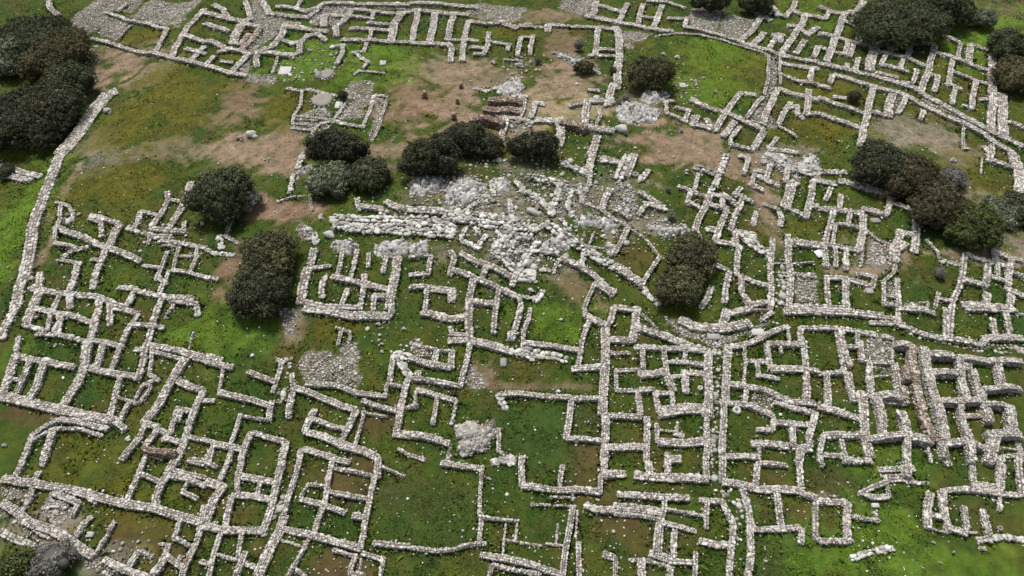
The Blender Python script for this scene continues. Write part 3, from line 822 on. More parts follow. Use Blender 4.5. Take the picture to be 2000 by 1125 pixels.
S1 0.42 0.2 - 9.12,33.54 11.52,33.71
S1 0.42 0.2 - 8.97,31.71 10.93,31.54
S1 0.42 0.2 - 9.12,33.54 8.97,31.71
S1 0.42 0.37 - 15.61,35.76 15.29,34.43
S1 0.42 0.37 - 13.62,34.41 15.72,34.35 17.38,34.05
S1 0.42 0.37 - 15.14,33.55 15.1,33.13
S1 0.6 0.37 - 15.16,33.14 15.02,31.34
S1 0.42 0.2 - 13.56,32.82 15.16,33.14
S1 0.63 0.2 - 15.19,33.54 17.22,33.28
S1 0.81 0.37 - 17.76,35.64 17.31,33.68 16.95,31.63 16.53,29.17
S1 0.52 0.37 - 10.93,31.61 12.3,31.72
S1 0.56 0.37 - 10.93,31.54 10.85,29.14
S1 0.52 0.37 - 7.92,29.16 10.85,29.14
S1 0.84 0.37 - 13.56,32.82 13.88,31.59
S1 0.49 0.37 - 13.88,31.59 13.61,29.69
S1 0.52 0.37 - 12.31,31.33 13.84,31.33
S1 0.59 0.37 - 12.31,31.33 12.37,29.55
S1 1.11 0.37 - 12.37,29.55 14.44,29.79 16.64,29.8
S1 0.55 0.37 - 11.3,29.14 11.14,26.65 10.91,25.17
S1 0.61 0.37 - 7.59,26.39 11.13,26.41
S1 0.59 0.37 - 16.57,29.8 16.09,26.91
S1 0.75 0.37 - 12.07,26.89 14.01,26.81 16.09,26.91
S1 0.61 0.37 - 16.04,26.91 15.64,25.16
S1 0.34 0.2 - 13.87,28.77 13.7,27.59
S1 0.27 0.2 - 12.11,28 13.75,27.91
S1 0.55 0.2 - 13.7,27.59 14.25,27.43
S1 0.41 0.2 - 12.13,28.54 12.07,26.89
S1 0.58 0.37 - 12.67,25.94 12.67,25.35
S1 0.68 0.37 - 12.67,25.35 13.69,25.35
G4 0.93 0.37 - 15.54,38.97 16.92,38.08 18.65,37.93 20.05,38.09 22.04,38.56
G4 0.94 0.37 - 20.16,40.04 19.36,38.01
G4 0.65 0.37 - 19.97,39.55 22.5,40.26
G4 0.36 0.2 - 22.39,40.06 24.33,40.25
G4 0.5 0.2 - 24.57,39.98 23.07,39.01
G6 0.79 0.37 - 25.58,40.05 28.85,40.04
U1 0.64 0.37 - 19.42,35.96 20.3,36.08 22.31,36.82 24.14,37.73 25.53,38.31
U1 0.71 0.37 - 19.42,35.96 18.93,33.29 18.44,31.66 18.26,30.43
U1 0.35 0.37 - 21.03,36.34 20.84,34.42 20.06,32
U1 0.56 0.37 - 18.63,32.28 20.23,31.97 21.86,31.75 22.94,31.25 24.23,30.64 26.13,30.58
U1 0.49 0.37 - 20.37,31.94 19.85,30.3
U1 0.59 0.37 - 18.26,30.43 20.35,30.26 22.11,29.21
U1 0.55 0.37 - 22.55,30.58 23.86,30.11 25.81,29.74
U1 0.57 0.37 - 23.07,36.34 22.96,33.9
U1 0.57 0.37 - 23.07,36.34 26.22,36.35
U1 0.32 0.37 - 24.3,36.35 24.26,35.46
U1 0.43 0.37 - 25.53,38.31 25.22,36.35
U1 0.57 0.37 - 26.68,38.2 26.22,36.35
U1 0.64 0.37 - 26.59,36.8 26.27,35.52 26.07,33.77
U1 0.54 0.37 - 26.68,38.2 28.36,38.26
U1 0.7 0.37 - 22.96,33.9 24.51,33.82 26.08,33.87
U1 0.63 0.2 - 20.93,34.68 22.99,34.62
U1 0.42 0.37 - 21.83,34.65 21.69,33.21 23.43,32.86
U1 0.7 0.37 - 26.09,33.77 25.62,31.87 25.3,30.61
U1 0.6 0.37 - 26.09,33.77 27.18,33.71
U2 0.59 0.37 - 18.03,30.45 17.55,27.81 17.08,25.52
U2 0.54 0.37 - 17.13,25.52 18.93,25.67 20.07,25.56
U2 0.41 0.37 - 20.33,26.74 20.07,25.56
U2 0.61 0.37 - 19.72,26.8 21.27,26.65 22.69,26.44
U2 0.48 0.37 - 22.11,29.21 21.67,27.96
U2 0.51 0.37 - 20.44,28.03 21.67,27.96
U2 0.52 0.37 - 21.92,28.66 23.45,28.5 25.36,28.64
U2 0.58 0.37 - 23.56,28.48 23.06,26.54
U2 0.55 0.37 - 25.81,29.74 25.36,28.63 24.66,27.36 24.5,26.51
U2 0.68 0.37 - 24.5,26.51 23.58,26.33
U2 0.51 0.2 - 23.06,26.54 23.63,26.55
U2 0.68 0.37 - 23.58,26.33 23.29,25.21
G6 0.93 0.37 - 28.85,40.04 30.85,40.2 32.79,40.11 35.05,39.81
G6 0.57 0.2 - 35.11,39.78 36.35,39.74
G6 0.64 0.2 - 33.58,39.1 36.16,39.2
L1 0.54 0.37 - 36.8,41.03 36.11,39.05
L1 0.61 0.37 - 36.11,39.05 38,38.11 39.78,37.61 41.65,37.4 43.36,37.02
M1 0.67 0.37 - 43.36,37.02 44.18,37.8 46.4,37.86 47.66,37.8
M2 0.65 0.37 - 36.82,40.9 39.28,40.82 40.2,40.41
M2 0.58 0.37 - 41.57,41.13 40.16,37.56
M2 0.58 0.37 - 42.61,41.87 40.48,37.53
M1 0.65 0.37 - 43.66,41.25 45.93,41.19 48.63,41.25
M1 0.54 0.37 - 45.84,40.06 45.14,37.83
M1 0.54 0.37 - 47.65,41.23 46.44,37.86
M1 0.43 0.2 - 48.52,40.81 49.18,40.81
V1 0.54 0.37 - 28.36,38.26 30.29,38.26 32.14,38.02 33.68,37.62
V1 0.5 0.37 - 30.49,38.23 30.11,36.06 30.2,34.4
V1 0.43 0.2 - 29.96,38.26 29.61,33.71
V1 0.53 0.37 - 27.15,33.57 29.61,33.71
V1 0.77 0.37 - 29.83,33.73 29.67,32.52 29.59,30.9
V1 0.42 0.37 - 29.59,30.9 29.59,30.9
V1 0.53 0.37 - 30.16,36.35 31.78,36.39
V1 0.5 0.37 - 31.95,36.98 31.33,34.9
V1 0.43 0.37 - 31.87,38.05 31.6,36.39
V1 0.42 0.37 - 31.33,34.9 32.22,34.92
V1 0.39 0.37 - 32.18,34.82 34.13,34.71
V1 0.53 0.37 - 32.18,34.82 31.65,33.26
V1 0.35 0.2 - 31.71,33.27 34.09,33.65
V1 0.35 0.37 - 34.71,36.47 34.13,34.71
V1 0.57 0.37 - 34.18,37.56 35.12,37.3
V2 0.61 0.8 - 34.71,36.47 36.36,36.27
V2 0.67 0.37 - 34.35,34.7 33.82,32.59 33.67,30.94
V2 0.7 0.37 - 31.71,33.27 31.18,31.25
V2 0.63 0.8 - 31.18,31.25 32.78,31.41 33.67,30.94
V2 0.56 0.37 - 31.11,31 32.91,30.88 33.75,30.89
V2 0.73 0.8 - 31.47,30.97 31.28,28.96 30.93,27.5
V1 0.63 0.37 - 27.87,33.61 27.08,30.07
V1 0.76 0.37 - 26.3,30.33 27.18,30.04 28.49,29.64 29.98,29.34
V1 0.77 0.37 - 30.46,31.88 30.16,30.07 29.68,28.15 29.39,26.9 29.37,25.81
V1 0.62 0.37 - 25.88,27.52 27.65,27.65 29.58,27.78
V2 0.56 0.8 - 29.48,27.29 31.14,27.52 32.96,27.71
V2 0.76 0.8 - 33.11,29.88 33.14,28.61 32.93,27.54
V2 0.77 0.8 r 36.36,36.27 35.75,34.53 35.31,31.84 35.09,29.52 34.89,27.16
V2 0.64 0.8 r 35.03,34.24 34.82,32.88
V2 0.57 0.8 r 34.24,32.21 34.08,30.72
V2 0.59 0.37 - 33.66,30.82 34.1,30.88
V2 0.75 0.8 - 32.93,27.54 34.89,27.16
V3 0.9 0.8 - 37.52,36.3 37.03,34.3 36.6,32.39 36.54,30.57 36.28,28.65 35.86,27.01
V3 0.71 0.8 - 37.35,35.61 39.97,35.4
V3 0.61 0.8 - 36.88,33.64 39.9,33.55
V3 0.77 0.8 - 40.34,35.27 39.76,33.01 39.25,30.9
V3 0.6 0.8 - 36.55,30.68 38.92,30.87 40.74,31.04
V3 0.6 0.8 - 38.73,30.86 38.16,28.68 38.09,27.19
V3 0.68 0.8 - 35.86,27.01 37.88,27.18 38.41,26.81 39.33,26.31
V3 0.58 0.8 - 40.34,35.27 42.41,35.19 44.24,35.09 46.05,34.97
V3 0.58 0.8 - 41.16,34.01 41,33.04 40.54,31.02
V3 0.7 0.8 - 41.11,32.07 40.73,30.91 40.66,29.87 40.51,28.98
V3 0.55 0.37 r 38.42,29.69 40.63,29.72
V3 0.57 0.8 - 40.7,30.52 42.75,30.53
V3 0.69 0.8 - 42.75,30.53 42.08,27.79
V3 0.64 0.8 - 43.82,35.11 43,32.21
V3 0.6 0.8 - 41.11,32.07 43.58,32.26 44.71,32.13
V3 0.63 0.37 - 41.26,35.24 40.81,34.14
V3 0.69 0.8 - 39.78,27.83 41.07,27.85 42.75,27.75
V3 0.87 0.8 - 40.47,27.84 39.29,26.22 38.88,25.31
W1 0.44 0.37 - 25.88,27.52 25.21,26.04 25.1,25.27
W1 0.38 0.37 - 27.5,27.64 27.18,26.11 27.29,25.28
W1 0.51 0.2 - 25.19,25.92 27.11,25.81
W1 0.54 0.37 - 27.25,25.53 29.36,25.37
W1 0.59 0.8 - 32.98,27.53 32.01,24.88
W1 0.37 0.37 - 34.61,27.21 34.32,25.46
W2 0.59 0.8 - 35.66,26.99 35.45,25.7
W2 0.62 0.8 - 37.91,27.15 37.41,25.28
W2 0.41 0.2 - 40.74,26.91 42.24,26.67
W2 0.41 0.2 - 40.46,26.05 42.14,26.25
W2 0.48 0.2 - 42.51,27.76 41.99,25.65
J2 0.47 0.37 - -39.96,25.4 -39.97,23.98
J2 0.58 0.37 - -38.28,25.39 -38.33,25.1
J2 0.51 0.37 - -38.32,24.57 -38.39,23.94
Y1 0.64 0.37 - -41.03,23.88 -40.41,23.94 -39.32,23.71 -38.43,23.65 -36.37,23.19 -34.5,22.89 -32.84,22.54 -31.01,21.98 -29.84,21.7 -27.86,21.54 -25.87,20.9 -23.9,20.33
Y1 0.6 0.37 - -34.32,23 -33.34,22.44 -32.57,22.1
Y2 0.44 0.37 - -38.3,23.63 -37.97,22.47 -38.36,21.18
Y2 0.57 0.2 - -36.43,22.84 -36.61,21.45
Y2 0.53 0.37 - -36.43,22.84 -34.05,22.03
Y2 0.47 0.37 - -34.05,22.03 -34.18,20.94
Y2 0.6 0.2 - -36.53,22.05 -34.95,21.87
Y2 0.73 0.37 - -40.15,21.97 -38.57,21.27 -37.15,20.42 -36.18,20.11 -34.96,19.69 -33.67,19.07 -32.39,18.46 -31.41,17.95
Y2 0.53 0.2 - -38.39,21.07 -36.37,19.86 -35.11,19.34
Y2 0.56 0.37 - -32.67,20.93 -33.08,20.3 -33.25,19.34
Y2 0.4 0.37 - -30.7,20.49 -30.97,19.15 -31.41,17.95
Y2 0.39 0.2 - -33.54,19.01 -33.96,18.53
Y3 0.58 0.37 - -30.54,17.65 -28.74,16.95 -26.57,16.29
Y3 0.49 0.37 - -28.03,18.27 -28.53,16.88
Y3 0.36 0.2 - -28.03,18.27 -26.93,17.77
Y3 0.65 0.37 - -25.91,18 -26.11,17.02 -26.57,16.29
Y3 0.46 0.37 - -25.98,18.76 -25.91,18 -24.16,16.88
Y3 0.33 0.2 - -26.77,18.87 -25.98,18.76
Y3 0.33 0.2 - -24.83,17.95 -24.91,17.36
X7 0.62 0.2 - -39.29,19.85 -37.98,19.24 -36.28,18.64
P3 0.54 0.37 - -29.95,25.99 -29.99,24.44 -30.22,22.85 -30.21,21.79
P3 0.4 0.37 - -30,24.27 -27.85,23.51
P1 0.61 0.37 - -27.41,25.89 -27.74,24.22 -28.03,22.41 -27.86,21.54
P3 0.54 0.37 - -27.75,24.15 -26.12,23.89 -24.44,23.33
P3 0.4 0.37 - -27.64,24.73 -24.64,24.02
P3 0.41 0.37 - -26.5,25.53 -25.07,25.21
P3 0.43 0.37 - -26.08,22.89 -24.8,22.32
P3 0.34 0.37 - -25.91,23.82 -26.08,22.89
P2 0.53 0.37 - -24.01,21.77 -23.91,20.69 -23.87,19.11 -24.14,17.59 -24.17,16.36
P2 0.4 0.37 - -25.59,20.81 -25.67,19.22 -23.97,18.55
P2 0.39 0.2 - -23.16,17.54 -22.53,17.34
P2 0.44 0.37 - -24.81,27.07 -24.78,25.31 -24.02,24.96
P2 0.41 0.37 - -23.14,26.65 -23.23,24.85 -23.39,23.31
P3 0.67 0.37 - -24.54,23.67 -23.12,23.23 -23.49,22.21 -23.58,20.24
P2 0.61 0.37 - -22.15,25.39 -22.08,24.24
P2 0.64 0.37 - -22.08,24.24 -20.82,24.04 -18.73,23.56
P2 0.64 0.37 - -18.79,25.37 -18.72,24.02 -18.76,22.21 -19.04,19.72
P2 0.54 0.37 - -22.08,24.23 -21.64,22.53
P2 0.4 0.37 - -20.11,23.87 -20.11,22.41
P2 0.5 0.37 - -22.19,22.55 -20.67,22.5 -18.76,22.19
P2 0.53 0.37 - -22.19,22.55 -21.97,19.82
P2 0.63 0.37 - -23.59,20.11 -22.1,19.83 -20.71,19.72 -19.04,19.72
P4 0.39 0.37 - -20.54,19.71 -20.45,17.59
P4 0.49 0.37 - -20.01,18.17 -20.08,17.27 -20.15,16.34
P4 0.39 0.37 - -22.14,19.84 -22.25,17.77 -22.25,16.35
P4 0.33 0.37 - -22.24,18.01 -20.45,17.59
P4 0.36 0.37 - -22.53,17.34 -22.25,17.37
P4 0.45 0.2 - -20.07,17.41 -18.57,16.84
O1 0.44 0.37 - -17.4,26.53 -17.44,24.23 -17.56,22.64 -17.62,20.88
O1 0.41 0.37 - -17.21,26.47 -15.99,26.08 -14.56,25.66
O1 0.41 0.2 - -14.56,25.71 -13.21,25.29
O1 0.51 0.37 - -14.56,25.63 -14.69,23.62 -14.7,21.74 -14.95,20.67 -15.04,19.44
O1 0.44 0.37 - -14.61,24.85 -12.63,24.52 -10.96,24
Q1 0.54 0.37 - -10.89,25.57 -10.79,23.95
O1 0.54 0.37 - -10.84,25.03 -11.15,22.29 -11.35,20.48 -11.4,18.45
O1 0.4 0.37 - -14.7,22.92 -13.01,22.56 -11.16,22.16
O1 0.4 0.37 - -16.33,23.49 -14.72,23.19
O1 0.33 0.37 - -16.33,23.49 -16.68,22.31
O1 0.43 0.37 - -16.68,22.31 -14.7,21.74 -13.01,21.05
O1 0.5 0.37 - -12.35,20.89 -11.34,20.79
O1 0.59 0.37 - -17.54,19.86 -15.47,19.51 -13.3,18.82 -11.4,18.45
O1 0.76 0.37 - -17.62,20.88 -17.66,19.61 -18.16,18.58 -18.47,17.27 -18.66,16.34
O2 0.39 0.37 - -15.36,19.48 -15.65,18.29 -15.84,17.69 -16.21,17 -16.48,16.37
O2 0.39 0.37 - -16.19,17.04 -15.1,16.38
O2 0.26 0.2 - -17.9,19.11 -15.59,18.53
O2 0.36 0.37 - -13.52,18.31 -11.72,17.83 -12,16.64
O2 0.49 0.37 - -12,16.64 -10.84,16.51
O2 0.39 0.37 - -11.24,18.16 -9.67,17.69 -9.72,16.42
O2 0.19 0.2 - -11.26,17.71 -11.32,16.57
T1 0.37 0.2 - -10.84,25.03 -8.65,24.07
X8 0.42 0.37 - -10.52,18.84 -9.26,18.64 -7.72,18.63
Q1 0.37 0.2 - -9.43,26.43 -8.37,25.84
T1 0.51 0.37 - -5.74,25.16 -4.07,24.8 -2.3,24.66
T1 0.4 0.37 - -2.5,24.67 -2.52,22.55 -2.42,20.76
T1 0.4 0.2 - -2.4,20.75 -2.44,18.78
X8 0.42 0.37 - -7.71,18.58 -6.67,18.42 -5.63,18.21 -4.3,18.3 -3.29,18.69 -1.96,18.83
T3 0.36 0.37 - -2.4,20.75 0.52,20.44
T3 0.23 0.2 - -0.37,20.54 -0.62,19.13 -0.75,17.74
T3 0.3 0.2 - 0.4,20.45 0.18,18.96
T3 0.29 0.2 - -0.62,19.14 1.03,18.76 2.26,18.55
T3 0.33 0.2 - 3.5,20.2 3.27,18.71
T3 0.23 0.2 - 2.57,18.79 4.13,18.6
T3 0.52 0.37 - -2.34,17.99 -0.51,17.68 1.01,17.28 2.51,16.79 3.73,16.54
T3 0.39 0.37 - -1.51,17.24 0.5,16.8 2.1,16.51
T3 0.39 0.37 - -1.51,17.24 -1.7,16.38
T3 0.5 0.37 - 4.69,21.55 4.22,19.01 3.73,16.54
T3 0.43 0.37 - 5.07,18.8 4.89,16.33
T3 0.23 0.2 - 5.07,21.23 4.9,19.06
T2 0.61 0.37 - 0.89,25.63 0.77,24.61 0.75,23.15
T2 0.54 0.37 - 0.75,23.15 2.15,23.03 3.54,22.85 5.36,22.77 6.89,22.55
T2 0.47 0.2 - 4.12,24.87 3.73,22.84
T2 0.47 0.37 - 7.08,23.99 6.89,22.55
S1 0.64 0.37 - 7.48,25.15 7.33,23.99 8.15,24
T2 0.33 0.2 - 3,22.33 4.8,22.19 4.69,22.8
T3 0.3 0.2 - 1.49,21.71 2.97,21.63
T3 0.2 0.2 - 3.29,21.57 4.69,21.55
T1 0.77 0.2 m -1.55,25.18 -0.78,25.39 -0.11,25.38 0,25.04
T4 0.33 0.37 - 5.68,21.59 5.68,21.59
T4 0.53 0.37 - 5.71,21.58 6.63,21.14 7.89,21.14
T4 0.59 0.2 - 6.81,17.95 7.61,17.74
S1 0.61 0.37 - 7.35,24.11 9.09,24.12
S1 0.64 0.37 - 9.78,24.02 11.19,23.92 13.56,23.76 15.57,23.7
S1 0.58 0.37 - 11.01,25.13 10.93,23.93
S1 0.61 0.37 - 15.69,25.12 15.57,23.7
S1 0.54 0.37 - 12.59,25.35 12.5,23.83
T4 0.63 0.37 - 8.32,22.38 10.13,22.33 12.05,22.24 13.84,22.09
T4 0.73 0.2 - 7.94,21.53 9.31,21.42 11.65,21.01
T4 0.36 0.37 - 7.87,20.92 9.75,20.82 11.28,20.43
T4 0.47 0.37 - 11.95,22.25 11.67,21.05 11.26,20.16
T4 0.43 0.37 - 14.68,22.04 16.48,21.92
T4 0.47 0.37 - 16.48,21.92 16.56,21.28 16.86,20.12 16.48,18.69 15.93,16.31
T4 0.43 0.37 - 15.22,22 14.89,20.75 14.83,19.81
T4 0.33 0.37 - 11.8,21.34 13.45,20.95 14.88,20.71
T4 0.73 0.37 - 11.24,20.17 10.82,17.78
T4 0.43 0.37 - 11.26,20.16 12.76,19.9 13.97,19.65
T4 0.46 0.37 - 12.47,19.95 12.14,18.47 11.99,17.43
T4 0.56 0.37 - 14.15,18.88 15.03,18.59 16.44,18.49
T4 0.65 0.37 - 10.29,17.94 11.85,17.47
T4 0.45 0.37 - 11.98,17.31 13.53,17.2
T4 0.46 0.37 - 13.66,18.08 13.38,16.3
T4 0.39 0.2 - 8.7,17.54 9.91,17.54 11.72,16.94
T4 0.58 0.37 - 9.63,17.54 9.5,16.29
T4 0.58 0.2 - 11.81,17.32 11.57,16.35
T4 0.39 0.37 - 7.61,17.74 7.56,16.3
T4 0.33 0.2 - 10.29,17.94 10.29,17.54
U2 0.64 0.37 - 17.13,25.52 16.75,23.43
U2 0.74 0.37 - 16.75,23.43 17.8,23.25 19.34,22.91 20.96,22.92 22.76,22.74
U2 0.54 0.37 - 19.77,24.96 19.28,22.93
U2 0.51 0.37 - 17.16,25.65 20.06,25.51
U2 0.41 0.37 - 19.77,24.96 22.19,24.86
U2 0.61 0.37 - 23.28,25.17 22.76,22.74
U2 0.5 0.37 - 22.73,22.59 23.8,22.16
U3 0.64 0.37 - 18.23,23.15 18.31,21.07 18.13,19.71
U3 0.6 0.37 - 20.82,22.92 20.61,19.85
U3 0.53 0.37 - 18.13,19.71 20.24,19.83 22.02,19.84
U3 0.49 0.37 - 22.02,19.84 21.73,18.72
U3 0.5 0.37 - 23.78,22.07 23.01,19.23
U3 0.62 0.37 - 18.13,19.71 17.78,18 17.23,16.31
U3 0.52 0.37 - 23.01,19.23 23.24,18.93
W1 0.41 0.37 - 25.07,25.74 25.15,24.81
W1 0.41 0.37 - 26.92,25.28 28.51,25.27
W1 0.59 0.8 - 32.01,24.88 31.69,24.01
W1 0.51 0.2 - 29.75,24.73 31.13,24.81 32.75,24.95
W1 0.3 0.2 - 30.13,24.27 31.84,24.42
W1 0.4 0.2 - 30.05,23.89 32.31,24.06
W1 0.4 0.2 - 31.61,23.81 33.48,23.67
U4 0.47 0.37 - 30,23.65 27.69,22.72 28.46,22.4 29.75,22.42
U4 0.4 0.2 - 30.13,24.27 29.75,22.42
U4 0.6 0.2 - 23.78,22.07 25.33,21.97 26.33,21.9
U4 0.7 0.37 - 26.33,21.9 25.84,20.62 25.29,18.85
U4 0.49 0.37 - 23.24,18.93 25.29,18.85
U4 0.36 0.37 - 25.96,20.94 27.12,20.65 28.16,20.55 28.27,21.2
U4 0.54 0.2 m 25.31,17.7 26.88,18.11 28.74,18.43
W3 0.6 0.37 - 33.17,22.79 32.34,21.23 31.85,19.98
W3 0.53 0.37 - 34.34,23.02 33.73,21.24 33.42,19.95 34.72,19.54
W3 0.33 0.2 - 34.03,23.02 33.38,20.78
W3 0.4 0.37 - 32.24,20.95 33.38,20.78
W3 0.43 0.37 - 34.34,23.02 36.33,23.04 37.88,22.83 40.47,22.71
W2 0.61 0.37 - 35.45,25.7 35.65,25.13
W2 0.61 0.37 - 37.7,25.45 37.11,24.08 37,23.39
W2 0.8 0.37 - 37,23.39 39.05,23.21
W2 0.68 0.37 - 40.21,26.02 39.05,23.21
W2 0.51 0.37 - 41.88,26.22 40.47,22.71
W3 0.43 0.37 - 35.42,21.69 34.99,20.17 34.79,19.71
W3 0.5 0.37 - 36.85,21.48 36.37,19.26
W3 0.4 0.37 - 38.75,22.79 38.1,21.39
W3 0.4 0.2 - 38.14,22.8 38.09,22.23
W3 0.23 0.2 - 31.85,19.98 33.35,19.66
W3 0.59 0.2 m 35.5,19.19 37.15,19.32 38.97,19.13
W3 0.42 0.2 - 35.29,18.47 35.82,18.48
W3 0.33 0.2 - 34.79,19.71 35.52,19.72
"""
AREAS = """
P -67.61,97.83 -65.97,105.34 -58.21,105.37 -58.96,101.45 -62.11,101.93 -62.41,96.04 -63.9,94.59
P -58.56,99.77 -57.76,104.07 -56.9,105.37 -48.06,103.1 -49,100.43 -48.91,94.94 -51.67,96.49
P -63.17,100.28 -59.62,99.8 -57.99,98.16 -58.49,93.74 -61.35,94.89
P -40.01,102.01 -38.16,102.11 -36.08,97.7 -33.58,97.38 -33.03,91.45 -35.4,88.21 -35.67,85.24 -35.43,81.96 -37.71,82.12 -37.01,87.64 -36.51,93.58 -38.43,96.48
P -35.43,81.96 -31.45,80.73 -31.41,79.02 -35.42,79.76
P -28.68,101.78 -24.42,101.49 -24.13,99.49 -25.12,95.4 -25.82,93.69 -29.35,94.47 -30.37,97.55
P -24.36,101.09 -15.46,99.61 -15.37,98.63 -24.16,99.69
P -20.89,78.88 -18.36,78.77 -17.85,75.11 -18.06,69.52 -21.82,69.88 -21.76,75.44
P -17.67,75.09 -15.64,74.2 -15.96,70.13 -16.31,65.24 -16.84,65.56 -16.65,70.23
P -26.9,70.79 -24.4,72.78 -22.15,71.71 -21.9,68.46 -23.57,66.71 -26.64,68.79
P -5.18,100.67 2.27,99.54 0.2,94.37 -3.8,95.05 -6.45,96.28 -6.76,98.82
P 7.56,102.25 12.4,102.38 12.3,98.42 10.81,97.6 6.82,99.75
Q -0.33,69.06 2.45,68.5 2.4,66.16 -0.16,65.17
Q 5.27,86.26 8.43,85.6 11.86,81.98 11.67,79.9 9.05,80.97 7.33,82.68
P 26.99,99.4 29.25,100.54 32.03,99.84 30.03,93.79 29.3,92.15 25.27,94.02
P 31.73,98.27 34.54,96.93 37.04,97.08 32.48,90.41 29.99,92.6
P 15.99,92.84 20.53,91.46 17.89,89.27 16.81,86.78 15.34,87.15
P 35.46,85.33 36.64,85.47 34.96,79.07 32.82,75.65 31.45,72.38 32.22,68.69 30.14,68.46 28.6,70.56 32.36,75.93
P 50.15,77.89 51.14,76.69 48.53,72.86 48.31,73.71
P 53.45,77.09 55.73,74.41 58.99,70.08 57.77,69.23 55.08,72.88 52.82,75.52
Q -11.19,57.5 -7.3,57.53 -7.6,55.35 -10.97,55.28
Q -7.57,57.1 -4.03,57.88 -1.88,54.23 -3.54,51.96 -5.98,52.51 -7.4,54.48
Q -2.38,57.37 -0.45,57.53 0.73,55.66 0.43,54.78 -1.59,54.65
R 0,56.37 3.31,54.02 3.84,52.74 1.58,54.07
Q -2.06,48.42 2.07,49.09 3.39,47.02 2.26,44.53 -0.67,45.35 -2.55,46.02
Q 5.15,56.48 8.05,55.86 7.18,51.59 4.92,51.53 4.42,52.94
Q -22.92,53.04 -20.54,50.7 -20.53,49.12 -21.91,49.63
Q 11.12,57.15 13.34,55.85 12.58,51.69 10.73,53.17
Q 12.89,51.9 18.41,50.52 18.67,49.45 15.13,49.27
Q 29.37,63.3 35.19,61.5 32.04,58.81 30.1,60.45
P 27.57,44.41 30.07,44.55 29.16,41.21 27.01,41.1
L 26.52,46.83 27.36,46.86 25.84,40.65 25.04,40.61
P 36.63,44.02 38.36,44.62 37.27,41.55 35.77,41.47
P 37.27,50.07 39.24,49.05 38.14,46.75 35.53,46.08
P -18.68,35.9 -16.65,35.79 -13.6,34.29 -13.31,32.94 -13.64,31.78 -15.4,32.35 -18.16,32.86 -19.44,34.54
P -15.52,36.6 -13.91,36.69 -13.49,33.48 -14.99,34.61
P -22.23,40.91 -20.17,40.49 -20.17,37.73 -21.21,37.78
P -3.87,33.95 -3.02,33.81 -2.25,31.92 -4.51,32.06
P -4.19,27.33 -3.1,28.63 -1.61,28.98 -1.69,27.06 -2.79,25.91 -4.28,26.75
P -9.37,37.5 -7.14,35.91 -7.3,34.65 -9.19,35.36
P 20.63,31.67 22.8,31.2 22.16,29.48 20.17,30.07
P 18.4,37.46 13.39,39.53 15.64,37.46 18.4,36.03 20,36.6 24.81,39.06 23.19,38.7 20,37.32
P 32.71,38.15 35.26,37.64 34.03,33.89 32.41,33.86 31.99,35.36
L 35.79,38.41 47.67,37.36 47,35.97 40.91,36.71 37.54,37.44
P -41.03,23.41 -38.68,23.53 -38.43,21.97 -39.92,22.4
P -36.96,21.53 -34.88,21.74 -33.9,20.87 -34.62,20.24 -36.18,20.67
P -40.16,21.52 -38.28,20.88 -35.73,19.32 -33.74,18.8 -31.27,17.78 -28.76,16.53 -30.31,16.55 -34.07,18.3 -36.56,19.32 -39.86,20.88
P 7.99,21.82 9.71,21.94 11.14,21.41 10.85,20.76 9.61,21.07 7.93,21.18
L 15.73,23.3 17.14,23.3 18.05,22.41 17.59,18.63 16.87,18.62 17.17,20.69 16.82,22.19
P 24.36,22.92 26.11,22.51 26.53,22.08 24.05,21.81
L 18.18,36.03 19.09,36.03 18.11,31.34 16.86,25.39 16.26,25.39 17.22,30.53
L 16.61,27.96 17.34,27.96 16.37,23.52 15.86,23.53
L -20.33,35.28 -19.82,35.25 -19.59,32.66 -19.62,30.85 -20.37,31.01 -19.96,32.68
L -18.36,25 -17.91,25 -18.15,21.91 -18.57,19.96 -18.69,19.12 -18.93,19.23 -18.53,21.69 -18.4,23.61
R -11.38,59.49 7.59,62.06 10.74,53.27 17.96,51.32 18.15,48.79 10.14,46.38 5.46,45 1.96,42.53 -2.04,47.45 -6.2,48.91 -9.47,50.59 -10.94,54.95
R -1.85,84.32 4.66,85.09 4.47,79.44 -0.88,77.85
R -33.04,84.48 -27.03,89.6 -23.6,88.61 -22.73,81.31 -25.58,78.89 -31.2,79.69
R -64.27,93.48 -60.98,92.32 -57.82,87.06 -60.34,85.66 -62.52,88.71
R -50.75,56.66 -46.49,54.64 -44.57,51.18 -47.53,52.02 -49.54,53.95
R -42.2,53.53 -33.04,52.77 -31.24,47.56 -37.94,48.75
R 20.15,78.91 25.3,79.68 23.64,72.91 20.19,74.77
R -13.88,38.44 -9.79,39.41 -9.45,35.5 -11.66,35.51
R -30.62,19.48 -27.6,19.26 -28.15,17.75 -30.79,18.17
"""
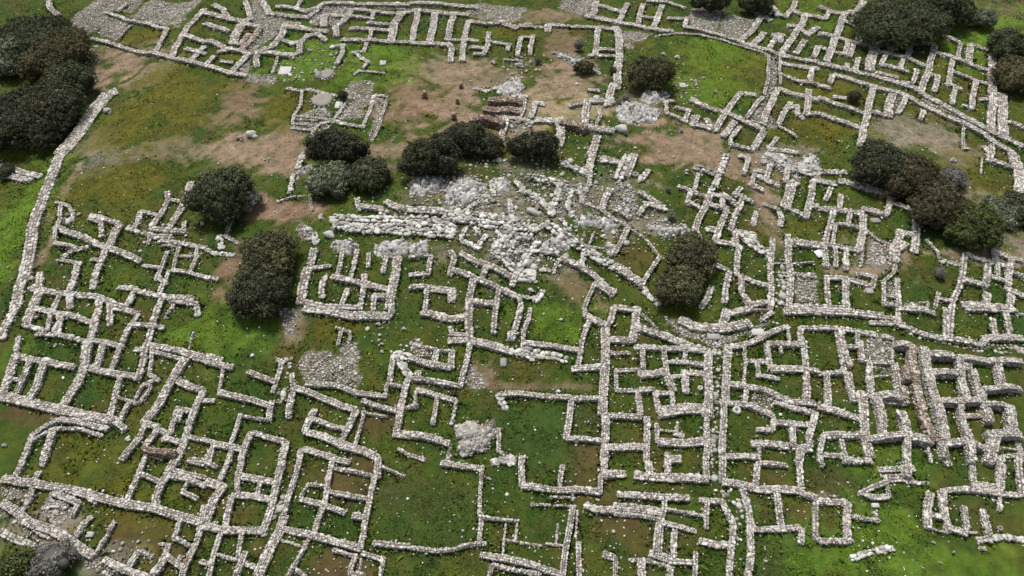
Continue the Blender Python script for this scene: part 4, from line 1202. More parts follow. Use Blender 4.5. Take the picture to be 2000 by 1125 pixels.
BLOBS = """
C -54.19 86.91 5.42 6.24 tan 1
C -48.54 82.35 3.47 5.12 tan .8
C -34.37 74.03 3.89 6.68 red .8
C -30.01 64.38 6.6 4.72 tan 1
C -26.43 64.66 3.6 3.79 red .4
C -40.64 65.3 7.28 2.12 tan .6
C -50.45 67.76 3.11 3.03 tan .6
C -48.19 63.92 3.61 2.36 grv .6
C -50.43 57.75 0.8 7.63 tan .8
C -48.47 50.55 0.54 4.47 tan .8
C -9.59 82.17 6.17 3.16 tan .8
C -10.8 72.78 5.72 6.48 red .9
C -7.46 70.3 3.73 5.17 tan .8
C -5.35 79.16 6.02 3.61 tan .8
C 7.17 88.47 2.15 6.98 red .7
C 7.31 78.16 5.32 5.33 tan 1
C 9.42 71.18 5.02 3.68 straw 1
C 3.77 71.55 2.52 5.28 straw .7
C 0 92.08 4.41 2.95 olv 1
C 3.81 97.28 6.86 2.39 tan .7
C 19.19 63.77 6.79 4.62 tan 1
C 17.6 63.17 4.69 3.65 red .5
C 15.97 73.18 3.83 3.27 tan .6
C 49.42 68.78 6.88 4.1 grb .9
C 51.92 65.75 3.66 3.89 tan .6
C 52.44 60.05 3.5 5.28 olv .8
C -24.76 54.17 3.85 1.97 red 1
C -27.94 46.15 1.28 4.08 red .8
C -27.76 55.09 3.33 2 tan .6
C 27.66 60.27 2.88 5.24 tan .8
C 27.18 54.48 1.65 3.94 tan .9
C 27.55 51.45 1.07 2.98 tan .8
C 36.92 47.61 2.6 2.8 grb .9
C 34.1 45.43 3.05 0.8 tan .8
C 39.91 47.06 1.04 2.08 tan .9
C 44.15 48.33 5.26 0.71 tan 1
C 50.58 48.24 3.16 1.42 tan .9
C 51.29 53.45 3.31 6.27 grb .7
C 5.85 41.99 2.92 2.18 red .6
C 0.45 32.06 6.68 0.47 red .7
C -2.25 33.05 1.35 1.32 tan .9
C -19.99 38.47 1.19 2.94 tan .7
C -16.57 38.26 3.31 1.17 olv 1
C 9.43 20.32 3.14 2.52 brn .7
C 5.93 27.09 1.69 3.33 brn .9
C -12.79 24.19 2.48 2.27 brn .9
C -12.62 17.44 2.29 1.41 brn 1
C -6.1 22.9 3.66 1.77 brn .3
C -3.84 17.79 3.07 1.21 brn .3
C -29.86 19.72 3.14 2.1 brn .8
C -25.82 18.17 1.93 1.63 brn .6
C -34.89 19.38 2.35 2.09 tan .8
C -34.71 20.94 2.39 0.86 grv .7
C -37.63 19.38 3.14 1.67 grb .8
C -30.77 17.84 2.31 1.62 grb .8
C -41.8 29.84 3.96 1.26 brn .9
C -32.28 25.54 6.29 3.72 olv .5
C -30.13 21.71 4.82 2.6 olv .7
C 25.17 22.87 2.44 1.77 brn .9
C 22.17 20.78 2.37 1.28 brn .5
C 25.27 20.43 1.97 1.69 brn 1
C -11.22 28.59 2.16 1.96 brn .8
C -28.19 85.59 7.75 6.02 brt 1
C -18.03 83.67 6.93 6.48 brt .8
C 28.08 85.25 7.02 5.98 brt .9
C 25.72 77.05 5.93 4.65 brt .9
C 23.6 83.75 4.16 5.19 olv .4
C 33.09 82.66 2.76 5.11 olv .6
C -59.55 68.2 3.8 3.1 brt 1
C -53.56 51.72 3.28 12.22 brt 1
C -45.74 35.59 1.4 3.37 brt .5
C -43.06 76.4 6.63 8.14 olv 1
C -47.3 69.82 5.05 5.22 olv .9
C -44.77 58.27 6.31 5.12 olv .9
C -46.16 81.55 4.13 5.06 olv .8
C -28.91 73.11 2.57 4.38 olv 1
C 67.4 94.39 7.49 9.18 brt 1
C 73.57 97.76 4.6 6.43 tan .3
C 3.8 39.1 3.32 3.24 brt .8
C -26.19 38.13 4.29 3.52 brt .6
C -24.11 35.35 2.32 1.67 drk .7
C -7.19 21.29 4.4 3.88 drk .6
C 2.15 28.44 4.29 3.9 drk .8
C 27.17 18.89 6.6 3.3 brt .7
C 32.42 17.39 7.63 1.61 brt .7
C 35.36 19.72 3.54 2.1 olv .3
C 19.94 18.07 3.45 2.43 drk .6
C -35.92 17.13 3.44 1.61 brt .7
C 37.18 68.37 5.58 3.54 olv 1
C 37.37 77.98 10.01 5.94 olv .6
C 53.84 73.56 3.89 3.33 olv .9
C 42.08 73.66 3.88 4.43 olv .7
C 12.27 47.2 3.07 3.42 olv .7
C 12.2 46.56 2.03 2.03 brn .5
C 18.63 27.1 1.69 2.85 olv .3
C -6.46 35.91 3.69 2.23 olv .4
C 39.8 42.51 2.99 3.83 drk .4
C 31.53 25.61 3.78 2.33 brt .5
C 26.68 23.75 2.87 2.25 drk .5
C 20.6 53.8 3.25 4.64 olv .5
C 31.12 51.59 4.83 2.99 olv .5
C -55.13 95.92 4.59 3.96 olv 1
C 45.53 99.05 6.17 8.18 brt .5
C 59.93 81.55 6.89 7.58 olv .6
C -12.77 42.71 9.82 5.05 drk .3
C -39.74 50.4 5.37 4.45 drk .3
C 0 69.29 3.7 6.1 tan .7
C -5.38 53.43 8.08 4.59 grb .5
C 0 54.8 7.07 4.69 grb .4
C 8.7 54.76 4.89 4.69 grb .7
C 13.74 51.23 4.23 2.21 grb .8
C 0 47.44 7.64 4.1 grb .5
C -15.26 62.75 4.7 1.82 tan .8
C -17.29 60.29 11.53 1.05 tan .4
C -6.56 55.09 3.28 0.79 olv .6
C 32.81 63.75 5.37 1.87 grb .7
C 18.07 33.41 0.72 10.68 drk .6
C 69.74 92.94 8.9 7.49 brt 1
C 64.03 86.4 4.27 5.44 brt .8
C -27.01 37.58 5.21 2.9 brt .5
C 26.91 18.12 4.61 2.44 brt .5
"""
TREES = """
T -67.8 89.88 6.82 6.12 large dark green tree in the top left corner|dg
T -69.77 86.02 3.54 4.02 grey green shrub at the left edge among the dark trees|gg
T -62.94 86.34 4.25 4.99 brownish green tree, rightmost of the top left trees|bg
T -58.87 79.14 3.51 3.84 dark green round bush touching the bare court at the top left|dg
T -59.99 71.6 6.19 6.31 very dark green tree, lowest of the top left trees|dk
T -59.88 63.15 1.09 1.65 small dark bush at the left edge beside the rough low walls|dg
T 17.51 76.91 3.24 2.8 round olive green bush beside the fan shaped lawn|ol
T -19.83 61.88 3.56 2.14 wide flat dark bush directly above the pair of rounded bushes|dk
T -8.71 58.97 3.66 2.27 wide flat dark bush in the middle row, right of the pair of rounded bushes|dk
T -5.46 62.67 2.76 1.96 dark bush at the near edge of the bare tan court|dk
T -2.86 61.89 2.06 1.69 small dark bush between two wider bushes below the court|dk
T 2.72 61.23 2.84 1.7 low dark bush below the thick reddish brown walls|dk
T -19.62 57.2 2.33 2.65 light grey green bush, left one of the rounded pair|gg
T -15.43 57.53 2.33 2.52 dark green bush, right one of the rounded pair|dg
T -30.67 54.69 3.8 3.33 dark green bush with a grey patch on its right, left of the dirt clearing|dg
T -28.52 54.75 1.86 1.74 grey leafless bush against the dark bush left of the clearing|gy
T -23.7 45.98 2.81 3.42 upper half of the tall dark double bush, left of the square house|ol
T -23.52 41.94 2.9 3.52 lower half of the tall dark double bush, left of the square house|dk
T 17.53 45.6 2.49 2.6 upper crown of the dark central bush right of the diagonal walls|ol
T 15.63 42.03 2.32 2.41 lower crown of the dark central bush right of the diagonal walls|ol
T 55.23 91.93 7.03 5.54 largest dark bush on the top edge at the right|dg
T 62.91 95.67 4.45 3.71 dark bush beside the largest one on the top edge|dg
T 68.01 94.06 2.22 1.85 small grey green bush on the bright slope at the top right|gg
T 67.81 86.52 2.95 2.71 dark grey green bush at the right edge under the bright slope|dg
T 66.09 79.42 2.68 3.51 brownish bush at the right edge beside the narrow rooms|bg
T 40.83 59.7 3.53 3.23 very dark green bush, leftmost of the right hand bush row|dk
T 43.89 57.84 3.26 3.19 dark brownish green bush in the middle of the right hand bush row|br
T 45.13 53.82 3.25 3.33 brown olive bush behind the hooked thick wall|br
T 49.54 59.31 1.49 1.7 grey twiggy bush at the back of the right hand bush row|gy
T 47.6 51.17 2.98 3.26 yellow green bush, rightmost of the right hand bush row|yg
T 52.21 53.9 1.43 2.37 grey green scrub along the bank behind the yellow green bush|gg
T 54.91 54.34 1.43 3.14 dark green bush cut by the right edge beside the grey scrub|dg
T -33.82 17.38 1.81 1.55 grey twiggy shrub in the bottom left corner|gy
T -36.33 17.22 1.66 1.29 green shrub in the bottom left corner left of the grey one|yg
T 43.54 75.16 1.17 1.04 small dark shrub against a ruined wall above the right dark bush|dk
T 9.42 80.54 1.35 0.99 small dark shrub on the rubble right of the bare court|ol
T 13.27 80.22 0.61 0.69 tiny dark shrub at the foot of the massive cross shaped walls|ol
T 29.71 98.24 3.18 1.91 dark bush on the top edge above the rubble paved floors|dg
T 36.38 98.38 2.74 1.73 dark green bush on the top edge right of the rubble paved floors|dg
T 14.18 73.53 0.64 0.73 grey ball shaped shrub, upper of the ones on the outcrop by the round bush|gy
T 13.3 72.39 0.57 0.58 grey ball shaped shrub, leftmost of the ones on the outcrop by the round bush|gy
T 15.52 71.41 0.5 0.57 grey ball shaped shrub, lowest of the ones on the outcrop by the round bush|gy
T 3.49 82.64 0.68 0.62 grey ball shaped shrub above the bare court beside the small chamber|gy
T 16.71 55.6 0.38 0.44 tiny grey ball shaped shrub in the grass right of centre|gy
T 16.48 51.68 0.53 0.9 pale grey green shrub on the rocky slope above the central bush|gg
T 42.48 45.22 0.71 0.81 grey ball shaped shrub in the plot below the dirt path on the right|gy
T 9.15 86.43 0.99 0.72 low grey shrub on the rubble above the bare court|gy
T -21.26 74.3 0.9 0.66 small dark shrub beside the flat round stone|dg
"""
ROCKS = """
B -32.59 66.79 0.55 0.59 small white boulder, left of the two on the reddish bare ground|b
B -31.2 67.42 0.86 0.8 long white boulder, right of the two on the reddish bare ground|b
B -51.62 74.13 0.66 0.79 grey boulder beside the boundary wall end at the upper left|b
B -10.98 74.02 0.51 0.99 squat standing stone with pale top, left one on the tan court|u
B -6.48 76.39 0.39 0.92 standing stone on the tan court, highest of the three brown ones|u
B -6.79 72.63 0.38 0.75 standing stone on the tan court, middle of the three brown ones|u
B -7 68.75 0.49 1.11 tallest standing stone at the near side of the tan court|u
B -23.97 74.36 1.3 1.34 large flat round stone on the paved platform|d
B -21.67 73.16 0.45 0.66 small square block beside the large flat round stone|s
B -24.47 80.4 0.75 0.99 round stone with stones set in a ring on the bright grass|d
B -30.46 81.99 0.76 0.89 pale flat slab lying in the bright grass under the curved wall|s
B -17.4 83.12 0.41 0.51 small pale rectangular block in the bright grass|s
B 13.52 58.12 0.34 0.42 ring shaped stone basin beside the brown bare patch|k
B 19.08 29.77 0.35 0.35 ring shaped stone basin in the grass right of the straight lane|k
B 37.52 19.99 0.2 0.21 ring shaped stone basin in the bottom right meadow|k
B 16.31 31.85 0.22 0.26 ring shaped stone basin inside the large square block|k
B 19.17 58.52 0.28 0.34 small white round boulder on the brown bare patch edge|b
B 22.5 84.7 0.49 0.53 white boulder at the upper left of the fan shaped lawn|b
B 20.71 85.43 0.42 0.53 white boulder at the far left tip of the fan shaped lawn|b
B 25.93 75.82 0.33 0.46 white boulder at the near edge of the fan shaped lawn|b
B 20 66.73 0.3 0.58 upright pale stone on the brown bare patch|u
B 21.97 77.18 0.4 0.47 flat white stone beside the round olive green bush|s
B -18.82 49.75 0.68 0.72 big white boulder at the right end of the dirt clearing|b
B -20.22 52.65 0.32 0.84 upright white boulder beside the double boulder wall|b
B -20.1 49.14 0.42 0.71 pale boulder at the corner of the square house|b
B 2.12 51.84 0.95 0.67 large oval grey boulder among the tumbled central walls|b
B -0.51 47.31 0.41 0.55 round grey boulder in the centre hollow|b
B 1.5 45.43 0.65 0.59 smooth dark grey boulder at the bottom of the centre hollow|b
B 1.34 43.84 0.99 0.77 long pinkish slab below the centre hollow|s
B 1.8 42.06 0.39 0.37 white boulder above the bright green terrace|b
B 1.52 38.84 0.24 0.35 white boulder at the left edge of the bright green terrace|b
B -0.77 34.4 0.27 0.43 tan rectangular block alone in the grass below the retaining wall|s
B 43.23 57.93 0.51 0.59 flat white slab beside the right hand bush row|s
B 30.9 47.43 0.47 0.62 white flat board lying among the ruins on the right|w
B 38.56 52.63 0.49 0.31 white slab in the square building's olive yard on the right|s
B 34.71 43 0.35 0.38 square pale slab in the green room behind the retaining wall|s
B 43.56 47.39 0.26 0.56 upright pale stone beside the dirt path on the right|u
B 51.47 63.33 0.54 0.56 pale boulder at the back of the right hand bush row|b
B -42.27 26.99 0.3 0.29 grey boulder in the grass at the left edge|b
B -32.11 27.5 0.26 0.48 long pale boulder against the thick diagonal wall|b
B -32.3 19.55 0.27 0.21 white block in the dark green room between the bottom left walls|s
B -12.39 38.44 0.33 0.29 white boulder below the near corner of the square house|b
B -9.93 37.98 0.28 0.35 white boulder right of the square house's near corner|b
B -11.74 35.57 0.23 0.28 grey boulder on the green slope above the gravel patch|b
B -11.78 36.36 0.23 0.23 small grey boulder on the green slope above the gravel patch|b
B -1.1 31.01 0.35 0.31 white boulder on the long low wall in the green field|b
B -0.7 30.23 0.31 0.3 pale boulder just below the long low wall in the green field|b
B 28.49 21.77 0.28 0.17 pale block set against the low walls at the bottom right|s
B 31.94 18.91 0.23 0.21 pale boulder in the bottom right meadow|b
B 33.12 18.15 0.19 0.24 pointed white stone in the bottom right meadow|u
B 31.89 17.42 0.19 0.16 small white stone near the bottom edge on the right|b
B -1.85 23.89 0.25 0.22 pale boulder among the fallen blocks below the rubble heap|b
B 1.02 81.84 0.61 0.75 pale boulder at the top of the bare court|b
B -2.61 82.8 0.41 0.64 white boulder right of the bare court's far edge|b
B 22.59 37.69 0.56 0.35 heavy pale slab in the fork of the curving lane|s
B 18.4 37.21 0.56 0.34 white slab at the top end of the straight cobbled lane|s
B 12.28 73.31 0.77 1.2 big white boulder in the massive cross shaped walls|b
B 10.61 74.01 0.58 0.88 round pale boulder left of the big white one in the massive walls|b
B 12.82 66.7 0.97 0.97 wide white boulder on the left rim of the brown bare patch|b
H -3.19 27.36 1.28 1.29 grey heap of loose rubble in the green field near the centre|h
"""
OUTCROPS = """
pale jagged outcrop between the court and the thick reddish brown walls|-2.28,75.9 -0.99,77.85 0.8,79.2 1.65,77.23 1.29,74.61 0,73.38 -1.95,75.26
pale outcrop at the foot of the round olive green bush|15.8,74.37 17.13,76.08 18.92,75.84 20.09,74.97 19.29,73.15 16.85,72.59
grey broken outcrop left of the brown bare patch|12.72,72.6 15.34,73.19 18.39,71.43 17.63,69.21 15.3,67.99 13.2,68.44 12.46,70.18
smooth whitish outcrop above the long upper wall on the right|32.8,62.63 34.38,63.91 35.66,63.08 35.32,60.74 33.24,59.94 32.39,60.93
pale outcrop along the near side of the double boulder wall|-18.74,48.62 -18.03,49.13 -16.14,48.88 -15.25,48.13 -15.34,46.91 -16.9,46.89 -18.16,47.63
rounded whitish outcrop at the back of the square house|-14.02,47.9 -12.96,48.66 -11.42,48.9 -10.29,48.1 -10.23,46.37 -12.15,46.18 -13.88,46.79
blocky white outcrop right of the square house's back wall|-10.27,47.89 -9.31,48.74 -8.34,48.32 -8.21,46.6 -9.36,46.32 -10.16,46.7
grey rubbly outcrop below the middle row bush|-11.22,57.79 -9.57,58.37 -7.38,57.59 -7.7,55.78 -9.83,54.82 -10.99,55.44
craggy grey outcrop in the middle of the rocky centre|-7.48,56.59 -6.13,57.38 -4.18,57.49 -2.49,56.59 -2.99,54.53 -5.1,53.02 -7.04,53.91
ridged grey outcrop above the tumbled boulder walls|-2.23,57.25 -0.56,57.53 0,56.06 -0.44,54.82 -1.74,54.88
long pale outcrop right of the tumbled boulder walls|6.2,50.98 7.4,51.6 9.78,51.58 11.01,50.4 10.39,49.3 8.34,49.91 6.51,50.02
angular outcrop at the top of the diagonal walls|2.8,47.44 4.39,49.08 5.67,48.66 5.91,47.2 5.07,46.66 3.14,46.62
white outcrop just above the dark central bush|13.79,50.68 15.8,50.65 18.14,50.23 18.39,49.43 15.59,48.96 14.18,49.49
whitish outcrop ridge on the top of the bank above the hooked wall|29.07,63.54 31.46,63.31 32.46,62.04 31.89,60.87 29.96,61.06 29.06,62.31
white boulder outcrop left of the light green bush|-24.54,59.94 -23.87,60.98 -23.03,61.48 -22.66,60.2 -23.57,59.46 -24.03,58.88
grey outcrop on the slope left of the dark central bush|9.27,48.32 10.53,47.88 10.71,47 9.66,46.76 9.1,47.42
"""
HOUSES = """
A1|ruined_building|ruined building|ruined rooms behind the long straight wall edging the court, by the top left trees
A2|ruined_building|ruined building|ruined block with a curved wall looping round bright green grass, near the top left
A3|ruined_building|ruined storerooms|row of narrow parallel stone storerooms with green floors along the top edge
A4|stone_wall|stone wall|long pale wall with broad flat blocks at the top edge behind the parallel storerooms
A5|ruined_building|ruined walls|two low short walls crossing in a T just right of the parallel storerooms
A6|ruined_building|ruined chamber|tiny narrow stone chamber open at its near end, right of the storerooms at the top
A7|ruined_building|ruined building|small rooms at the top edge above the fan shaped bright green lawn
A8|ruined_building|ruined room|small rectangular room walled on three sides above the round olive green bush
A9|ruined_building|ruined walls|walls framing the rubble paved floors on the top edge, above the fan shaped lawn
B1|ruined_building|ruined building|ruined block with parallel stub walls just left of the largest top right bush
B2|ruined_building|ruined building|ruined block stretching along the paved lane directly below the largest top right bush
B3|ruined_building|ruined building|group of tall narrow rooms beside the brownish bush at the right edge
B4|stone_wall|stone wall|thick short wall at the right edge just below the brownish bush
C1|ruined_building|ruined storerooms|three thick reddish brown walls side by side on the bare tan court
C2|ruined_building|ruined building|massive pale block walls forming a cross beside the round olive green bush
C3|ruined_building|ruined walls|short row of big pale boulder walls below the massive cross shaped walls
D1|ruined_building|ruined building|ruined block right of the narrow paved lane that bounds the fan shaped lawn
D2|ruined_building|ruined building|low walls and small rooms along the near edge of the fan shaped lawn
D3|ruined_building|ruined walls|small three sided rooms just right of the brown bare patch below the lawn
D4|ruined_building|ruined building|wall line with a long wall running toward the viewer, just above the right dark bush
D5|ruined_building|ruined building|olive grass room with a small dark shrub against its wall, above the right dark bush
D6|stone_wall|stone wall|thin low kerb walls on the brown grassy slope at the far right
E1|ruined_building|ruined building|sprawling cross shaped thick walls beside the long boundary wall, upper left
E2|ruined_building|ruined building|large block of many square rooms at the left edge against the boundary wall
E3|ruined_building|ruined building|small crumbling rooms just left of the dark bush with a grey patch
E4|ruined_building|ruined building|thin walled rooms left of the tall dark double bush
F1|stone_wall|stone kerb|curving line of low pale boulders beside the light green bush
F2|ruined_building|ruined walls|low walls right below the pair of rounded bushes
F3|stone_wall|boulder wall|massive double wall of large pale boulders above the square ruined house
F4|ruined_building|ruined shrine|tumbled pale boulder walls in the rocky centre of the site
F5|ruined_building|ruined building|long diagonal walls running down right toward the dark central bush
G1|ruined_building|ruined building|ruined rooms with a row of white boulders above the dark central bush
G2|ruined_building|ruined building|thin parallel walls beside the brown dirt path, right of centre
G3|ruined_building|ruined walls|small low stepped wall fragments at the top of the brown dirt path
G4|ruined_building|ruined building|green rooms with a broad curved front wall right beside the dark central bush
G5|ruined_building|ruined building|long upper wall with hanging rooms left of the right dark bush
G6|ruined_building|ruined building|large building with a tall near retaining wall above the curving lane, right side
G7|ruined_building|ruined building|square green room and parallel cells below the long upper wall on the right
G8|stone_wall|stone wall|hooked thick wall ending in a square pale mass, left of the yellow green bush
H1|stone_wall|stone wall|short thin wall between the grey patched bush and the tall dark double bush
H2|ruined_building|ruined house|square ruined house with thick clean walls, right of the tall dark double bush
H3|ruined_building|ruined building|ruined rooms with long parallel walls below the rocky centre
H4|ruined_building|ruined building|crumbled walls and rubble between the square house and the central rooms
H5|stone_wall|retaining wall|broken retaining wall of boulders below the bright green terrace at the centre
J1|stone_wall|stone wall|short detached low wall just below the big left block of square rooms
J2|stone_wall|enclosure wall|bent enclosure wall around an open olive yard at the lower left
K1|ruined_building|ruined walls|low rubble line around the paved platform with the flat round stone
K2|stone_kerb|stone kerb|small kerb stone line across the narrow stepped lane on the right
L1|ruined_building|ruined building|narrow cell with low cross walls above the curving lane, right side
M1|ruined_building|ruined building|cluster of rooms at the right edge just above the curving lane
M2|ruined_building|ruined walls|small broken walls in the green plot left of the right edge cluster
O1|ruined_building|ruined house|long rectangular ruined house of seven rooms at the bottom, left of the open meadow
O2|ruined_building|ruined walls|thin walls at the bottom edge below the seven room house
P1|ruined_building|ruined building|sprawling ruined block with a thick diagonal wall, lower left
P2|ruined_building|ruined house|tall ruined house with large upper room beside the cobbled lane, bottom left
P3|ruined_building|ruined walls|ruined rooms along the long bottom left wall, left of the large upper room
P4|ruined_building|ruined walls|narrow rooms at the bottom edge left of the cobbled lane foot
Q1|ruined_building|ruined house|slanting rectangular house with an inner spur, left of the rubble heap
Q2|stone_wall|stone wall|long low wall along the near edge of the gravel patch
Q3|stone_wall|stone wall|small three sided low wall just above the gravel patch
R1|ruined_building|ruined house|ruined house with thick left wall, just left of the rubble heap
S1|ruined_building|ruined building|large ruined block of many square rooms, left of the straight cobbled lane
T1|stone_wall|stone wall|thin broken walls and fallen blocks below the rubble heap
T2|ruined_building|ruined building|long wall and an open square room in the field, left of the large square block
T3|ruined_building|ruined walls|very low thin walls in the meadow at the bottom centre
T4|ruined_building|ruined building|ruined block with a bent outer wall at the bottom, below the large square block
U1|ruined_building|ruined building|ruined block right of the straight cobbled lane, under the curved lane wall
U2|ruined_building|ruined building|lower ruined rooms right of the straight cobbled lane with spur walls
U3|ruined_building|ruined house|two simple rectangular rooms below the straight lane's right block
U4|ruined_building|ruined walls|low ruined walls round a brown floor, bottom right
V1|ruined_building|ruined building|ruined rooms with long slanting walls, left of the deep reddish alley
V2|ruined_building|ruined building|tall reddish walls immediately left of the deep narrow alley on the right
V3|ruined_building|ruined building|tall pale ruined block immediately right of the deep narrow alley
W1|ruined_building|ruined walls|curved low walls in bright grass below the deep reddish alley
W2|ruined_building|ruined building|ruined rooms at the lower right edge below the tall pale block
W3|ruined_building|ruined walls|two parallel short walls in the grass at the bottom right
X1|stone_wall|stone wall|short wall at the very top left beside the dark trees
X2|stone_wall|boundary wall|long thick rubble boundary wall running down the left side
X3|stone_wall|stone wall|zigzag of low pale stones in bright grass below the storerooms
X4|stone_kerb|stone kerb|thin curved kerb rounding the fan shaped green lawn
X5|stone_wall|stone wall|pair of rough low walls reaching in from the left edge
X7|stone_wall|stone wall|low rubble wall in the bottom left corner above the grey shrub
X8|stone_wall|stone wall|thin wavy wall crossing the bottom meadow
Y1|stone_wall|stone wall|long continuous thick wall slanting across the bottom left
Y2|ruined_building|ruined building|ruined rooms with fallen boulders between the two bottom left walls
Y3|ruined_building|ruined walls|small ruined rooms on the bottom edge, right of the grey shrub
"""

# ------------------------------------------------------------------ ground: one sheet
TYPES = dict(tan=(.215, .158, .110), red=(.195, .125, .088), olv=(.082, .078, .011), brt=(.080, .138, .014), drk=(.030, .062, .013),
             brn=(.075, .048, .022), straw=(.25, .20, .12), grv=(.22, .20, .175), grb=(.20, .175, .135))
def in_poly(x, y, P):
    r = np.zeros(len(x), bool); n = len(P)
    for a in range(n):
        (x0, y0), (x1, y1) = P[a], P[(a + 1) % n]
        c = ((y0 > y) != (y1 > y)) & (x < (x1 - x0) * (y - y0) / (y1 - y0 + 1e-12) + x0); r ^= c
    return r
APOLY = [np.array([tuple(map(float, p.split(','))) for p in ln.split()[1:]]) for ln in AREAS.strip().split('\n') if ln[0] not in 'LR']
blobs = []
for ln in BLOBS.strip().split('\n'):
    t = ln.split(); blobs.append((float(t[1]), float(t[2]), float(t[3]), float(t[4]), t[5], float(t[6])))
def ground_col(x, y):
    a = fbm(x, y, 5.0, 11, 4); b = fbm(x + 40, y, 1.7, 5, 4); c = fbm(x, y - 9, .7, 8, 3)
    t = np.clip(.42 + .38 * a + .55 * b + .3 * c, 0, 1)[..., None]
    u = np.clip(.10 + .8 * fbm(x - 13, y + 5, 3.1, 21, 4) + .5 * c, 0, 1)[..., None]
    col = np.array((.028, .056, .010)) * (1 - t) + np.array((.066, .084, .012)) * t
    col = col * (1 - u) + np.array((.072, .056, .017)) * u
    e1 = fbm(x, y, 2.3, 31, 4); e2 = fbm(y, x, .8, 37, 3)
    for (bx, by, rx, ry, ty, s) in blobs:
        d = np.sqrt(((x - bx) / (rx * 1.05)) ** 2 + ((y - by) / (ry * 1.05)) ** 2)
        w = np.clip((1.10 - d + .75 * e1 + .5 * e2) * 1.9, 0, 1) * s * (.82 + .3 * c)
        w = np.clip(np.where(d > 2.4, 0, w), 0, 1)[..., None]
        k = np.array(TYPES[ty]) * (1 + .22 * e2[..., None] + .12 * b[..., None])
        col = col * (1 - w) + k * w
    for P in APOLY:
        a_, b_ = P.min(0) - 1, P.max(0) + 1; sh = col.shape; xf, yf = x.ravel(), y.ravel()
        idx = np.nonzero((xf > a_[0]) & (xf < b_[0]) & (yf > a_[1]) & (yf < b_[1]))[0]
        if not len(idx): continue
        ii = idx[in_poly(xf[idx] + .5 * fbm(xf[idx], yf[idx], 1.1, 3), yf[idx] + .5 * fbm(yf[idx], xf[idx], 1.3, 4), P)]
        cf = col.reshape(-1, 3); w = np.clip(.75 + .6 * c.ravel()[ii], 0, .95)[:, None]; cf[ii] = cf[ii] * (1 - w) + np.array((.17, .15, .12)) * w
        col = cf.reshape(sh)
    return np.clip(col, .01, .9)
def spread(a, b, st, far):
    c = np.arange(a, b + st, st); L = [a]; R = [c[-1]]; d = st
    while R[-1] < far: d *= 1.35; R.append(R[-1] + d)
    d = st
    while L[-1] > -far: d *= 1.35; L.append(L[-1] - d)
    return np.concatenate([L[:0:-1], c, R[1:]])
gx = spread(-92, 92, .28, 3000); gy = spread(4, 118, .28, 3000)
X, Y = np.meshgrid(gx, gy)
fade = np.clip((400 - np.hypot(X, Y - 50)) / 300, 0, 1)
Z = GZ(X, Y) * fade + .05 * fbm(X, Y, .9, 51, 3) * fade - .05
gc = ground_col(X, Y)
nx, ny = len(gx), len(gy)
i = np.arange(ny - 1)[:, None] * nx + np.arange(nx - 1)[None]
Fg = np.stack([i, i + 1, i + nx + 1, i + nx], -1).reshape(-1, 4)
g = mesh_obj("ground", np.stack([X, Y, Z], -1).reshape(-1, 3), Fg, M_GROUND, None, gc.reshape(-1, 3), True)
tag(g, kind='structure')

# ------------------------------------------------------------------ walls
def resample(P, step):
    P = np.array(P); seg = np.hypot(*np.diff(P, axis=0).T); L = np.concatenate([[0], np.cumsum(seg)])
    n = max(2, int(round(L[-1] / step)) + 1); s = np.linspace(0, L[-1], n)
    return np.stack([np.interp(s, L, P[:, 0]), np.interp(s, L, P[:, 1])], 1), L[-1]
def frame(Q):
    T = np.gradient(Q, axis=0); T /= np.linalg.norm(T, axis=1, keepdims=True) + 1e-9
    return T, np.stack([-T[:, 1], T[:, 0]], 1)
wid = [0]
def build_wall(P, w, h, flag, parent, root):
    """one wall: straight or gently bent runs that meet squarely at sharp corners"""
    acc = Acc(); runs = [[np.array(P[0], float)]]
    for i_ in range(1, len(P)):
        p = np.array(P[i_], float); runs[-1].append(p)
        if i_ < len(P) - 1:
            a_ = p - runs[-1][-2]; b_ = np.array(P[i_ + 1]) - p
            cs = (a_ @ b_) / (np.linalg.norm(a_) * np.linalg.norm(b_) + 1e-9)
            if cs < .80:
                runs[-1][-1] = p + a_ / np.linalg.norm(a_) * w * .42
                runs.append([p - b_ / np.linalg.norm(b_) * w * .42])
    for k_, r_ in enumerate(runs): build_run(acc, r_, w, h, flag, k_ == 0, k_ == len(runs) - 1)
    return acc
